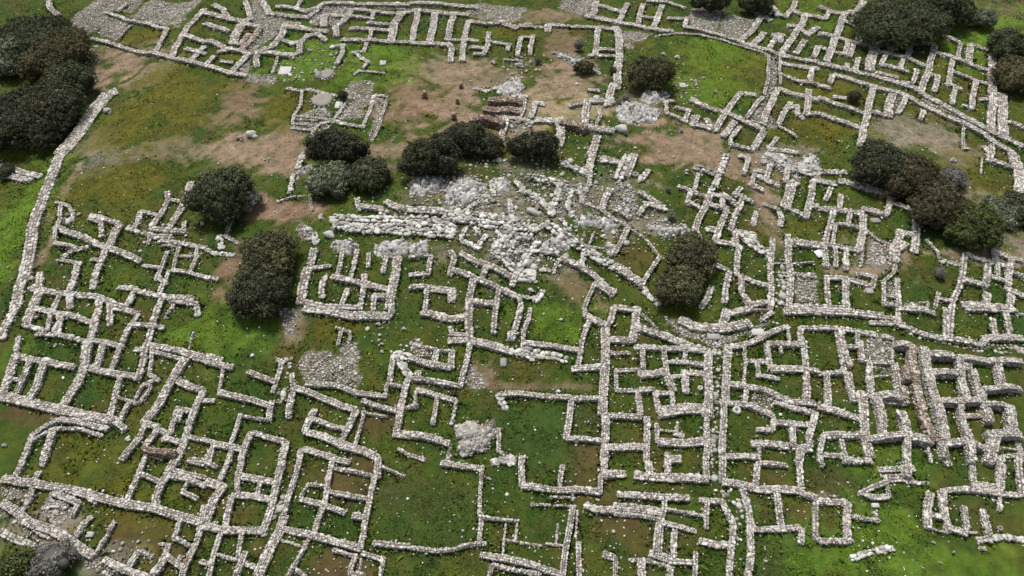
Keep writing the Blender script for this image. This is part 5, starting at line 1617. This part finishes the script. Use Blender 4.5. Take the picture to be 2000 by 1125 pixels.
def build_run(acc, P, w, h, flag, free0, free1):
    wid[0] += 1; rr = np.random.default_rng(1000 + wid[0])
    w = w * WSCALE
    Q, L = resample(P, .35)
    T, N = frame(Q); n = len(Q); s = np.linspace(0, L, n)
    ph = rr.uniform(0, 20)
    hv = h * (1 + .16 * np.sin(s * .7 + ph) + .09 * np.sin(s * 2.1 + ph * 2)) * np.clip(.82 + np.minimum(s, L - s) * .4, .82, 1)
    wob = .05 * np.sin(s * 1.1 + ph * 3)
    Q = Q + N * wob[:, None]
    w = w * rr.uniform(.88, 1.12); wv = w * (1 + .06 * np.sin(s * 1.4 + ph) + .04 * np.sin(s * 3.1 + ph))
    zg = GZ(Q[:, 0], Q[:, 1])
    meg = 'm' in flag; pal = 'p' if 'r' in flag else ('m' if meg else 'n')
    if h > .94 and h < .96: pal = 'r'
    # earth and rubble core
    prof = [(-.5, -.35), (-.44, 1), (.44, 1), (.5, -.35)]
    V = []
    for (a, b) in prof:
        off = N * (a * (wv - (.3 if meg else .12)))[:, None]
        z = zg + (hv - (.20 if meg else .045) if b > 0 else -.35)
        V.append(np.concatenate([Q + off, z[:, None]], 1))
    V = np.stack(V, 1).reshape(-1, 3)
    k = np.arange(n - 1)[:, None] * 4; j = np.arange(3)[None]
    Fc = np.stack([k + j, k + j + 1, k + j + 5, k + j + 4], -1).reshape(-1, 4)
    Fc = np.concatenate([Fc, [[3, 2, 1, 0]], [[4 * n - 4, 4 * n - 3, 4 * n - 2, 4 * n - 1]]])
    core = np.array((.165, .145, .125)) if pal != 'r' else np.array((.12, .08, .06))
    if meg: core = np.array((.10, .088, .072))
    acc.add(V, Fc, core)
    big = min(.44, w * .6) if meg else (.155 if P[0][1] < 38 else .225) * rr.uniform(.88, 1.28)
    if w < .45: big = min(big, .17)
    # stones capping the wall
    nc = max(2, int(round(w / big))) if w > .36 else 1
    m = max(2, int(round(L / (big * (.92 if meg else 1.12)))))
    ss = (np.arange(m)[:, None] + rr.uniform(.1, .9, (m, nc))) / m * L
    oo = (np.linspace(-.5, .5, nc)[None] if nc > 1 else np.zeros((1, 1))) * (w - big * .95) + rr.uniform(-.02, .02, (m, nc)) + (rr.uniform(-.25, .25, (m, nc)) * big if nc > 2 else 0) * (np.abs(np.linspace(-1, 1, nc))[None] < .9)
    ss = ss.ravel(); oo = oo.ravel(); keep = rr.random(len(ss)) > .04; ss = ss[keep]; oo = oo[keep]
    def at(ss, oo):
        x = np.interp(ss, s, Q[:, 0]); y = np.interp(ss, s, Q[:, 1])
        nx_ = np.interp(ss, s, N[:, 0]); ny_ = np.interp(ss, s, N[:, 1])
        return x + nx_ * oo, y + ny_ * oo, np.interp(ss, s, zg), np.interp(ss, s, hv), np.arctan2(-nx_, ny_)
    x, y, z0, hh, ya = at(ss, oo)
    q = len(ss); sz = big * rr.lognormal(0, .27 if meg else .38, (q, 1)) * rr.uniform(.85, 1.3, (q, 3)); sz[:, 0] *= 1.3; sz[:, 1] = np.minimum(sz[:, 1] * 1.1, big * 1.5); sz[:, 2] = np.minimum(sz[:, 2], big * 1.1) * .7
    if w > .5 and not meg: bb = rr.random(q) < .055; sz[bb] *= np.array((1.9, 1.6, 1.25))
    C = np.stack([x, y, z0 + hh - sz[:, 2] * .42 + (rr.uniform(-.06, .1, q) if meg else rr.uniform(-.015, .02, q))], 1)
    acc.add(*stones(C, sz, ya + rr.normal(size=q) * (.3 if meg else .14), 1 if meg else 0, .16 if meg else .06, stone_cols(q, pal, rr), rr))
    # facing stones on both sides and at the ends
    nrow = max(1, int(round(h / (big * .8))))
    for side in (-1, 1):
        for r_ in range(nrow):
            m = max(2, int(round(L / (big * 1.2))))
            s1 = (np.arange(m) + rr.uniform(.15, .85, m)) / m * L
            ww = np.interp(s1, s, wv)
            x, y, z0, hh, ya = at(s1, side * (ww / 2 - big * .46))
            sz = big * rr.lognormal(0, .22, (m, 1)) * rr.uniform(.85, 1.3, (m, 3)); sz[:, 0] *= 1.25; sz[:, 2] *= .85
            C = np.stack([x, y, z0 + hh * (r_ + .35) / nrow - .04 + rr.uniform(-.03, .03, m)], 1)
            cc = stone_cols(m, pal, rr)
            acc.add(*stones(C, sz, ya + rr.normal(size=m) * .15, 1 if meg else 0, .08, cc, rr))
    for e in (0, L):
        m = nrow * nc
        o1 = (np.tile(np.arange(nc), nrow) + .5) / nc * w * .85 - w * .425
        x, y, z0, hh, ya = at(np.full(m, float(e)), o1)
        sz = big * rr.uniform(.8, 1.4, (m, 3))
        C = np.stack([x, y, z0 + hh * (np.repeat(np.arange(nrow), nc) + .35) / nrow - .04], 1)
        acc.add(*stones(C, sz, ya, 1 if meg else 0, .1, stone_cols(m, pal, rr), rr))
    # tumbled stones at the foot
    m = int(L * 2.0); s1 = rr.uniform(0, L, m); o1 = rr.choice([-1, 1], m) * (w / 2 + rr.exponential(.22, m) + .05)
    if m:
        x, y, z0, hh, ya = at(s1, o1); sz = rr.uniform(.09, .24, (m, 3)); sz[:, 2] *= .7
        acc.add(*stones(np.stack([x, y, z0 - .02 + sz[:, 2] * .2], 1), sz, rr.uniform(0, 6, m), 0, .2, stone_cols(m, 'n', rr), rr))
WSCALE = 0.92
HM = {}
for ln in HOUSES.strip().split('\n'):
    hid, nm, cat, lab = ln.split('|'); HM[hid] = (nm, cat, lab)
byh = {}
for ln in WALLS.strip().split('\n'):
    t = ln.split(); P = [tuple(map(float, p.split(','))) for p in t[4:]]
    byh.setdefault(t[0], []).append((P, float(t[1]), float(t[2]), t[3]))
SEGS = []
GRP = {'ruined building': 'ruined buildings of the excavated town', 'ruined walls': 'groups of ruined walls', 'stone wall': 'free standing stone walls', 'ruined house': 'ruined houses'}
for hid, ws in byh.items():
    nm, cat, lab = HM[hid]
    for (P, w, h, fl) in ws:
        for a, b in zip(P[:-1], P[1:]): SEGS.append((a[0], a[1], b[0], b[1], w))
    if len(ws) == 1:
        P, w, h, fl = ws[0]
        c = np.mean(P, 0)
        acc = build_wall(P, w, h, fl, None, None)
        z = float(GZ(*c)); V = np.concatenate(acc.V) - np.array([c[0], c[1], z]); acc.V = [V]
        acc.F = [np.concatenate([f for f in acc.F if f.shape[1] == k]) for k in (3, 4)]
        acc.C = [np.concatenate(acc.C)]
        o = mesh_obj(nm, V, acc.F, M_STONE, None, acc.C[0]); o.location = (c[0], c[1], z)
        tag(o, lab, cat, GRP.get(cat)); continue
    allp = np.array([p for w_ in ws for p in w_[0]]); c = (allp.min(0) + allp.max(0)) / 2
    root = empty(nm, (c[0], c[1], float(GZ(*c)))); tag(root, lab, cat, GRP.get(cat))
    for (P, w, h, fl) in ws:
        build_wall(P, w, h, fl, None, None).obj("wall", M_STONE, root, root)
SEGS = np.array(SEGS)
def near_wall(x, y, pad=.0):
    """True where a point lies inside a wall footprint"""
    hit = np.zeros(len(x), bool)
    for (x0, y0, x1, y1, w) in SEGS:
        dx, dy = x1 - x0, y1 - y0; L2 = dx * dx + dy * dy + 1e-9
        bb = (x > min(x0, x1) - 1) & (x < max(x0, x1) + 1) & (y > min(y0, y1) - 1) & (y < max(y0, y1) + 1)
        idx = np.nonzero(bb)[0]
        if not len(idx): continue
        t = np.clip(((x[idx] - x0) * dx + (y[idx] - y0) * dy) / L2, 0, 1)
        d = np.hypot(x[idx] - x0 - t * dx, y[idx] - y0 - t * dy)
        hit[idx] |= d < w / 2 + pad
    return hit
# ------------------------------------------------------------------ cobbled and rubble-paved surfaces
for ln in AREAS.strip().split('\n'):
    P = np.array([tuple(map(float, p.split(','))) for p in ln.split()[1:]])
    a, b = P.min(0), P.max(0); kd = ln[0]; st = {'P': .21, 'Q': .22, 'L': .42, 'R': .62}[kd]
    gx_ = np.arange(a[0], b[0], st); gy_ = np.arange(a[1], b[1], st)
    if len(gx_) < 2 or len(gy_) < 2: continue
    XX, YY = np.meshgrid(gx_, gy_); x = (XX + rng.uniform(-.12, .12, XX.shape)).ravel(); y = (YY + rng.uniform(-.12, .12, XX.shape)).ravel()
    k = in_poly(x + .4 * fbm(x, y, 1.1, 3), y + .4 * fbm(y, x, 1.3, 4), P) & (fbm(x, y, 2.0, 77, 3) > -.42 + rng.uniform(-.3, .3, len(x)))
    x = x[k]; y = y[k]; n = len(x)
    if n < 4: continue
    sz = {'P': .18, 'Q': .19, 'L': .36, 'R': .23}[kd] * rng.lognormal(0, .55 if kd in 'QR' else .35, (n, 1)) * rng.uniform(.8, 1.3, (n, 3)); sz[:, 2] *= .6
    acc = Acc(); acc.add(*stones(np.stack([x, y, GZ(x, y) - .03 + rng.uniform(-.02, .12 if kd in 'QR' else .05, n)], 1), sz, rng.uniform(0, 6, n), 0, .45 if kd in 'QR' else .12, stone_cols(n, 'm' if kd in 'QR' else 'n') * (.8 if kd in 'QR' else .86)))
    if kd in 'QR': tag(acc.obj("rubble", M_STONE), kind='stuff')
    else: tag(acc.obj("cobbled_pavement", M_STONE), kind='structure')

# ------------------------------------------------------------------ rock outcrops
def outcrop(P, lab, seed):
    r = np.random.default_rng(seed); P = np.array(P); a, b = P.min(0) - .6, P.max(0) + .6; c = (a + b) / 2
    st = .11; gx_ = np.arange(a[0], b[0], st); gy_ = np.arange(a[1], b[1], st)
    XX, YY = np.meshgrid(gx_, gy_); x, y = XX.ravel(), YY.ravel()
    # distance to the outline (signed)
    d = np.full(len(x), 1e9)
    for i_ in range(len(P)):
        p, q = P[i_], P[(i_ + 1) % len(P)]; e = q - p; t = np.clip(((x - p[0]) * e[0] + (y - p[1]) * e[1]) / (e @ e), 0, 1)
        d = np.minimum(d, np.hypot(x - p[0] - t * e[0], y - p[1] - t * e[1]))
    d = np.where(in_poly(x, y, P), d, -d) + .25 * fbm(x, y, .9, seed, 3)
    size = min(b - a) / 2; hm = min(1.3, .28 + size * .22)
    K = max(12, int((b - a).prod() / .20)); pts = r.uniform(a, b, (K, 2)); wx = x + .18 * fbm(x, y, .5, seed, 3); wy = (y + .18 * fbm(y, x, .5, seed + 2, 3))
    D = np.hypot(wx[:, None] - pts[None, :, 0], (wy[:, None] - pts[None, :, 1]) * 1.5)
    o2 = np.argpartition(D, 1, axis=1)[:, :2]; dd = np.take_along_axis(D, o2, 1); sw = dd[:, 0] > dd[:, 1]
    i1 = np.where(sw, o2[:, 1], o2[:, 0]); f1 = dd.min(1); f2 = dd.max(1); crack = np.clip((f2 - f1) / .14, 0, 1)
    ch = r.uniform(.35, 1.1, K); tl = r.normal(size=(K, 2)) * .35
    h = np.clip(d / .45, -1, 1) * .3 + hm * np.clip(d / (size * .8), 0, 1) ** .7 * ch[i1] + np.where(d > 0, (tl[i1, 0] * (x - pts[i1, 0]) + tl[i1, 1] * (y - pts[i1, 1])), 0) - (1 - crack) * .38
    h += .05 * fbm(x, y, .3, seed + 7, 3); ct = r.uniform(.75, 1.2, K)
    z = GZ(x, y) + np.minimum(h, hm * 1.3) - .12
    lo = GZ(x, y) - .5; z = np.where(d < -.3, lo, z)
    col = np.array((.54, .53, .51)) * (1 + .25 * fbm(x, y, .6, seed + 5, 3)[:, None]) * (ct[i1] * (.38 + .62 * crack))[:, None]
    nx_, ny_ = len(gx_), len(gy_); k = (np.arange(ny_ - 1)[:, None] * nx_ + np.arange(nx_ - 1)[None]).ravel()
    keep = (d[k] > -.6) | (d[k + nx_ + 1] > -.6); k = k[keep]
    F4 = np.stack([k, k + 1, k + nx_ + 1, k + nx_], 1)
    us = np.unique(F4); mp = np.zeros(len(x), int); mp[us] = np.arange(len(us))
    zc = float(GZ(*c)); V = np.stack([x, y, z], 1)[us] - np.array([c[0], c[1], zc])
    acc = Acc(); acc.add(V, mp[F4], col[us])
    m = int(len(us) * st * st * 1.3) + 4; ii = r.choice(us, m); hh = r.uniform(.25, .75, (m, 1)) * r.uniform(.6, 1.2, (m, 3)) * .8
    acc.add(*stones(np.stack([x[ii], y[ii], z[ii]], 1) - np.array([c[0], c[1], zc]), hh, r.uniform(0, 6, m), 1, .3, stone_cols(m, 'm', r) * .78, r))
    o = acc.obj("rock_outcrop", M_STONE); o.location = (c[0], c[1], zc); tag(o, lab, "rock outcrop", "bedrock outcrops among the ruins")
for i_, ln in enumerate(OUTCROPS.strip().split('\n')):
    lab, pts = ln.split('|'); outcrop([tuple(map(float, p.split(','))) for p in pts.split()], lab, 200 + i_)

# ------------------------------------------------------------------ single stones, slabs, basins, the heap
def single(x, y, rx, ry, lab, sh, seed):
    r = np.random.default_rng(seed); z = float(GZ(x, y)); acc = Acc()
    c1 = MEGP[r.integers(0, 4)][None] * .85
    def rock(cx, cy, cz, sx, sy, sz, yaw, lib=2, col=None, tilt=.08):
        acc.add(*stones(np.array([[cx, cy, cz]]), np.array([[sx, sy, sz]]), np.array([yaw]), lib, tilt, c1 if col is None else np.array([col]), r))
    nm, cat, mat = "boulder", "boulder", M_STONE
    if sh == 'b':
        rock(0, 0, min(rx, ry) * .3, rx * 1.8, ry * 1.4, min(rx, ry) * 1.3, r.uniform(-.4, .4), 1)
        rock(rx * .5, -ry * .3, .05, rx, ry, min(rx, ry), r.uniform(0, 3), 1)
    elif sh == 's':
        nm, cat = "stone_slab", "stone slab"
        w_, d_, h_ = rx, ry, .14
        vs = []
        for (zz, k) in ((-.1, 1), (h_, 1), (h_ + .05, .88)):
            for (a, b) in ((-1, -1), (0, -1.06), (1, -1), (1.05, 0), (1, 1), (0, 1.04), (-1, 1), (-1.05, 0)):
                vs.append((a * w_ * k * r.uniform(.92, 1.06), b * d_ * k * r.uniform(.92, 1.06), zz + r.uniform(-.01, .015)))
        f4 = [(a + 8 * l, (a + 1) % 8 + 8 * l, (a + 1) % 8 + 8 * (l + 1), a + 8 * (l + 1)) for l in (0, 1) for a in range(8)]
        f4 += [(16, 17, 18, 19), (16, 19, 20, 23), (20, 21, 22, 23)]
        acc.add(vs, f4, c1[0])
    elif sh == 'w':
        nm, cat, mat = "white_board", "board", M_WHITE
        bx_ = [(-rx * .8, -ry * .8, 0), (rx * .8, -ry * .8, 0), (rx * .8, ry * .6, .0), (-rx * .8, ry * .6, .0)]
        a_ = .35; vs = []
        for zz in (.16, .22):
            for (px, py, _) in bx_: vs.append((px * math.cos(a_) - py * math.sin(a_), px * math.sin(a_) + py * math.cos(a_), zz + .08 * py))
        acc.add(vs, [(3, 2, 1, 0), (4, 5, 6, 7), (0, 1, 5, 4), (1, 2, 6, 5), (2, 3, 7, 6), (3, 0, 4, 7)], (.72, .72, .70))
        for (px, py) in ((-.5, -.4), (.5, -.4), (.5, .4), (-.5, .4)): rock(px * rx, py * ry, .05, .22, .2, .2, 0, 0)
    elif sh == 'u':
        nm, cat = "standing_stone", "standing stone"
        brown = (.26, .18, .13); hgt = rx * 2.0
        if 'tan court' in lab:
            rock(0, 0, hgt * .3, rx * 1.9, rx * 1.6, hgt * .8, .3, 1, brown); rock(.05, 0, hgt * .72, rx * 1.4, rx * 1.3, hgt * .55, .8, 1, (.34, .27, .22))
            rock(rx * .5, -.1, .1, rx, rx * .8, .5, .2, 1, brown)
        else:
            rock(0, 0, hgt * .4, rx * 1.7, rx * 1.2, hgt, .3, 2); rock(.1, .05, .05, rx * 1.4, rx * 1.4, .3, .2, 1)
    elif sh in 'dk':
        nm, cat = ("round_stone_slab", "round stone") if sh == 'd' else ("stone_basin", "stone basin")
        n = 28; inner = .42 if sh == 'k' else 0; H = .28 if sh == 'k' else .3
        ring = [(1.0, -.1), (1.03, H * .6), (.94, H)] + ([(inner + .1, H), (inner, H * .75), (inner * .9, .02), (.02, 0)] if sh == 'k' else [(.6, H + .02), (.3, H - .03), (.12, H - .1), (.02, H - .11)])
        vs = []
        for (k, zz) in ring:
            for q in range(n):
                t = q / n * 2 * math.pi; w_ = 1 + .05 * math.sin(3 * t + seed) + .03 * math.sin(7 * t)
                vs.append((math.cos(t) * rx * k * w_, math.sin(t) * (ry if sh == 'd' else rx) * k * w_, zz))
        f4 = [(a + n * l, (a + 1) % n + n * l, (a + 1) % n + n * (l + 1), a + n * (l + 1)) for l in range(len(ring) - 1) for a in range(n)]
        acc.add(vs, f4, c1[0] if sh == 'k' else np.array((.27, .25, .22)))
        if 'ring on' in lab or sh == 'd':
            m = 15; t = np.arange(m) / m * 6.283
            acc.add(*stones(np.stack([np.cos(t) * rx * 1.15, np.sin(t) * ry * 1.15, t * 0 + .05], 1), r.uniform(.25, .4, (m, 3)), t, 0, .2, stone_cols(m, 'm', r), r))
    elif sh == 'h':
        nm, cat = "rubble_heap", "rubble heap"
        n = 2600; t = r.uniform(0, 6.283, n); q = np.sqrt(r.uniform(0, 1, n)); hh = 1.0
        wob = 1 + .25 * np.sin(3 * t + 1) + .16 * np.sin(5 * t) + r.exponential(.06, n); xx = np.cos(t) * q * rx * wob; yy = np.sin(t) * q * ry * wob
        zz = .62 * (1 - q ** 2) ** .7 * (1 + .5 * fbm(xx, yy, .9, 2)) - .05 + (r.random(n) < .1) * .1
        acc.add(*stones(np.stack([xx, yy, zz], 1), .26 * r.lognormal(0, .3, (n, 1)) * r.uniform(.8, 1.3, (n, 3)), r.uniform(0, 6, n), 0, .5, stone_cols(n, 'n', r) * .72, r))
    o = acc.obj(nm, mat, smooth=False); o.location = (x, y, z); tag(o, lab, cat, {'boulder': 'loose boulders', 'stone slab': 'loose slabs', 'stone basin': 'ring shaped stone basins', 'standing stone': 'standing stones'}.get(cat))
for i_, ln in enumerate(ROCKS.strip().split('\n')):
    t = ln.split(None, 5); lab, sh = t[5].split('|'); single(*map(float, t[1:5]), lab, sh, 400 + i_)

# ------------------------------------------------------------------ bushes and trees
LC = dict(dg=[(.026, .034, .017), (.042, .050, .024), (.062, .070, .035)], gg=[(.060, .075, .045), (.095, .110, .070), (.13, .145, .095)],
          bg=[(.050, .045, .022), (.070, .060, .030), (.045, .055, .022)], dk=[(.021, .023, .013), (.034, .037, .020), (.054, .056, .032)],
          ol=[(.034, .035, .017), (.050, .052, .025), (.074, .074, .038)], gy=[(.11, .11, .095), (.16, .155, .14), (.085, .09, .07)],
          br=[(.036, .032, .018), (.055, .048, .025), (.040, .042, .022)], yg=[(.036, .046, .014), (.056, .068, .020), (.030, .036, .016)])
def tube(acc, pts, rad, col, n=6):
    pts = np.array(pts, float); V = []
    for p, r_ in zip(pts, rad):
        for q in range(n): V.append((p[0] + math.cos(q / n * 6.283) * r_, p[1] + math.sin(q / n * 6.283) * r_, p[2]))
    f = [(a + n * l, (a + 1) % n + n * l, (a + 1) % n + n * (l + 1), a + n * (l + 1)) for l in range(len(pts) - 1) for a in range(n)]
    acc.add(V, f, col)
def bush(x, y, rx, ry, lab, ck, seed):
    r = np.random.default_rng(seed); z = float(GZ(x, y)); Hh = min(rx * 1.15, 4.6) if rx > 1 else rx * 1.5
    small = rx < 1.2
    nm, cat = ("shrub", "shrub") if (small or 'shrub' in lab or 'scrub' in lab) else (("tree", "tree") if 'tree' in lab else ("bush", "bush"))
    root = empty(nm, (x, y, z)); tag(root, lab, cat, {'shrub': 'low shrubs', 'bush': 'large evergreen bushes among the ruins', 'tree': 'trees in the top left corner'}[cat])
    # limbs
    tr = Acc(); nl = 3 if small else 6
    lobes = [(0, 0, Hh * .50, rx * .80, ry * .80, Hh * .50)]
    nlobe = 0 if small else 13
    for q in range(nlobe):
        t = q * 2.399 + r.uniform(-.3, .3); k = .62 * math.sqrt((q + .5) / nlobe) + .12
        rr_ = r.uniform(.20, .46)
        top = Hh * (.86 - .5 * k ** 2) * r.uniform(.72, 1.18)
        lobes.append((math.cos(t) * rx * k * 1.05, math.sin(t) * ry * k * 1.05, top * .72, rx * rr_, ry * rr_, Hh * rr_ * .85))
    for q in range(nl):
        L = lobes[min(q, len(lobes) - 1)]; e = np.array([L[0] + r.normal() * .1, L[1], L[2]]) if q < len(lobes) else np.array([r.normal() * rx * .3, r.normal() * rx * .3, Hh * .5])
        b = np.array([r.normal() * .08, r.normal() * .08, -.2]); tube(tr, [b, b * .6 + e * .4 + (0, 0, .1), e], [max(.025, rx * .045), max(.018, rx * .03), .01], (.11, .085, .06))
    tr.obj("trunk", M_BARK, root)
    pal = np.array(LC[ck]) * (1.65 if ck != 'gy' else 1.3); acc = Acc()
    # clumps over the surface of the lobes
    cs = .30 if not small else .12
    Cn = []
    for (a, b, c, sx, sy, sz) in lobes:
        area = 2 * math.pi * sx * max(sy, sz); m = int(area / (cs * cs) * 1.0) + 8
        d = r.normal(size=(m, 3)); d /= np.linalg.norm(d, axis=1, keepdims=True); d[:, 2] = np.where(d[:, 2] < -.45, -d[:, 2], d[:, 2])
        rad = r.uniform(.86, 1.05, (m, 1)) * (1 + .10 * np.sin(d[:, :1] * 7 + seed) * np.cos(d[:, 1:2] * 6))
        Cn.append(np.concatenate([np.array([a, b, c]) + d * rad * np.array([sx, sy, sz]), d], 1))
    Cn = np.concatenate(Cn)
    ins = np.zeros(len(Cn), bool)
    for (a, b, c, sx, sy, sz) in lobes:
        ins |= (((Cn[:, 0] - a) / sx) ** 2 + ((Cn[:, 1] - b) / sy) ** 2 + ((Cn[:, 2] - c) / sz) ** 2) < .62
    Cn = Cn[~ins]; Cn = Cn[Cn[:, 2] > -.1]
    gap = (fbm(Cn[:, 0] * 1.0 + seed, Cn[:, 1] + Cn[:, 2] * .7, .55, seed % 11, 2) > -.52) & (r.random(len(Cn)) > (.10 if ck != 'gy' else .3)); Cn = Cn[gap]
    nc = len(Cn); lpc = 13 if not small else 9
    ccol = pal[r.choice(3, nc, p=(.35, .42, .23))] * r.uniform(.72, 1.3, (nc, 1))
    # broad patches of tone, as species and age mix in these crowns
    pt = fbm(Cn[:, 0] + seed, Cn[:, 1], 1.6, seed % 17, 2); ccol = ccol * (1 + .28 * pt[:, None])
    if ck in ('dg', 'dk', 'ol') : ccol = np.where((fbm(Cn[:, 0], Cn[:, 1] + seed, 1.1, seed % 13, 2) > .55)[:, None], ccol * np.array((1.7, 1.45, 1.5)), ccol)
    P = np.repeat(Cn[:, :3], lpc, 0); D = np.repeat(Cn[:, 3:], lpc, 0); n = len(P)
    u = r.normal(size=(n, 3)); u /= np.linalg.norm(u, axis=1, keepdims=True)
    rad = cs * .72 * r.uniform(.4, 1, (n, 1)) ** .5
    c = P + u * rad
    nrm = u * .7 + D * .5 + r.normal(size=(n, 3)) * .45; nrm /= np.linalg.norm(nrm, axis=1, keepdims=True)
    t1 = np.cross(nrm, r.normal(size=(n, 3))); t1 /= np.linalg.norm(t1, axis=1, keepdims=True); t2 = np.cross(nrm, t1)
    ls = (.095 if not small else .05) * r.uniform(.7, 1.35, (n, 1))
    if ck == 'gy': ls = ls * .75
    V = np.stack([c - t1 * ls, c - t2 * ls * .5, c + t1 * ls, c + t2 * ls * .5], 1).reshape(-1, 3)
    Fl = np.arange(n * 4).reshape(-1, 4)
    acc.add(V, Fl, np.repeat(np.repeat(ccol, lpc, 0) * r.uniform(.8, 1.25, (n, 1)), 4, 0))
    # solid core inside each lobe of the crown, darker than its leaves
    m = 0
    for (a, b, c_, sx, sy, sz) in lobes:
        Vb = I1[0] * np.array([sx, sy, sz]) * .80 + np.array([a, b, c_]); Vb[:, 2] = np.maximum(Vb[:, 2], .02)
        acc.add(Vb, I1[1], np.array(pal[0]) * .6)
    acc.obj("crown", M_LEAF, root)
for i_, ln in enumerate(TREES.strip().split('\n')):
    t = ln.split(None, 5); lab, ck = t[5].split('|'); bush(*map(float, t[1:5]), lab, ck, 700 + i_)

# ------------------------------------------------------------------ grass and loose stones (nobody could count them)
def grass(n):
    y = 8 + 104 * rng.random(n) ** 1.15; x = rng.uniform(-1, 1, n) * (18 + y * .75)
    col = ground_col(x, y)
    green = (col[:, 1] > col[:, 0] * .93) & (fbm(x, y, 1.3, 61, 3) > -.35)
    x, y, col = x[green], y[green], col[green]
    k = ~near_wall(x, y, -.05); x, y, col = x[k], y[k], col[k]; n = len(x)
    z = GZ(x, y) - .08
    hgt = rng.lognormal(-2.4, .38, n) * (1 + .5 * fbm(x, y, 2.2, 66, 2)); w = hgt * rng.uniform(.35, .7, n)
    a = rng.uniform(0, 6.283, n); lean = rng.normal(size=(n, 2)) * hgt[:, None] * .7; hgt = hgt * .75; w = w * 1.1
    c = col * rng.uniform(1.1, 2.0, (n, 1)) * np.where(rng.random((n, 1)) < .12, np.array([[1.6, 1.25, .8]]), 1)
    V = np.stack([np.stack([x - np.cos(a) * w, y - np.sin(a) * w, z], 1), np.stack([x + np.cos(a) * w, y + np.sin(a) * w, z], 1),
                  np.stack([x + lean[:, 0], y + lean[:, 1], z + hgt + .06], 1)], 1).reshape(-1, 3)
    Fl = np.arange(n * 3).reshape(-1, 3)
    tag(mesh_obj("grass", V, Fl, M_GRASS, None, np.repeat(c, 3, 0)), kind='stuff')
grass(400000)
def weeds(n):
    ln_ = np.hypot(SEGS[:, 2] - SEGS[:, 0], SEGS[:, 3] - SEGS[:, 1]); k = rng.choice(len(SEGS), n, p=ln_ / ln_.sum()); t = rng.random(n)
    q = SEGS[k]; T = np.stack([q[:, 2] - q[:, 0], q[:, 3] - q[:, 1]], 1) / ln_[k][:, None]
    o = rng.choice([-1, 1], n) * (q[:, 4] / 2 + rng.exponential(.14, n) - .02)
    x = q[:, 0] + (q[:, 2] - q[:, 0]) * t - T[:, 1] * o; y = q[:, 1] + (q[:, 3] - q[:, 1]) * t + T[:, 0] * o
    k = (fbm(x, y, 1.9, 14, 3) > -.25) & ~near_wall(x, y, -.04); x, y = x[k], y[k]; n = len(x)
    col = ground_col(x, y); gr = (col[:, 1] > col[:, 0] * .85); x, y, col = x[gr], y[gr], col[gr]; n = len(x)
    z = GZ(x, y) - .08; h = rng.lognormal(-1.6, .4, n); w = h * rng.uniform(.3, .6, n); a = rng.uniform(0, 6.283, n); h = h * .75; w = w * .85; le = rng.normal(size=(n, 2)) * h[:, None] * .6
    c = (col * .5 + np.array((.045, .085, .014)) * .7) * rng.uniform(.8, 1.6, (n, 1))
    V = np.stack([np.stack([x - np.cos(a) * w, y - np.sin(a) * w, z], 1), np.stack([x + np.cos(a) * w, y + np.sin(a) * w, z], 1), np.stack([x + le[:, 0], y + le[:, 1], z + h + .06], 1)], 1).reshape(-1, 3)
    tag(mesh_obj("weeds", V, np.arange(n * 3).reshape(-1, 3), M_GRASS, None, np.repeat(c, 3, 0)), kind='stuff')
weeds(150000)
def litter(n):
    y = 8 + 104 * rng.random(n) ** 1.1; x = rng.uniform(-1, 1, n) * (18 + y * .75)
    dens = .22 + .9 * np.clip(fbm(x, y, 4.5, 91, 3), 0, 1)
    core = np.exp(-(((x - 2) / 26) ** 2 + ((y - 56) / 11) ** 2)); dens = dens + core * .45
    lawn = np.exp(-(((x - 30) / 9) ** 2 + ((y - 88) / 6) ** 2)) + np.exp(-(((x + 38) / 14) ** 2 + ((y - 72) / 12) ** 2)); dens = dens * (1 - .85 * np.clip(lawn, 0, 1))
    k = rng.random(n) < dens * .6; x, y = x[k], y[k]; n = len(x)
    sz = rng.lognormal(-2.05, .42, (n, 1)) * (1 + .5 * core[k][:, None]) * rng.uniform(.8, 1.3, (n, 3)); sz[:, 2] *= .7
    acc = Acc(); acc.add(*stones(np.stack([x, y, GZ(x, y) - .02 + sz[:, 2] * .15], 1), sz, rng.uniform(0, 6, n), 0, .3, stone_cols(n, 'm')))
    tag(acc.obj("scattered_stones", M_STONE), kind='stuff')
litter(26000)
def gravel(n):
    y = 8 + 104 * rng.random(n) ** 1.1; x = rng.uniform(-1, 1, n) * (18 + y * .75); col = ground_col(x, y)
    k = (col[:, 2] > .052) & (fbm(x, y, 1.2, 19, 3) > -.3); x, y, col = x[k], y[k], col[k]; n = len(x)
    sz = rng.lognormal(-2.45, .35, (n, 1)) * rng.uniform(.8, 1.3, (n, 3)); sz[:, 2] *= .6
    c = col * rng.uniform(.45, 1.9, (n, 1)) + rng.choice([0, .12], (n, 1), p=(.8, .2))
    acc = Acc(); acc.add(*stones(np.stack([x, y, GZ(x, y) - .03 + sz[:, 2] * .2], 1), sz, rng.uniform(0, 6, n), 0, .3, c))
    tag(acc.obj("gravel", M_STONE), kind='stuff')
gravel(110000)
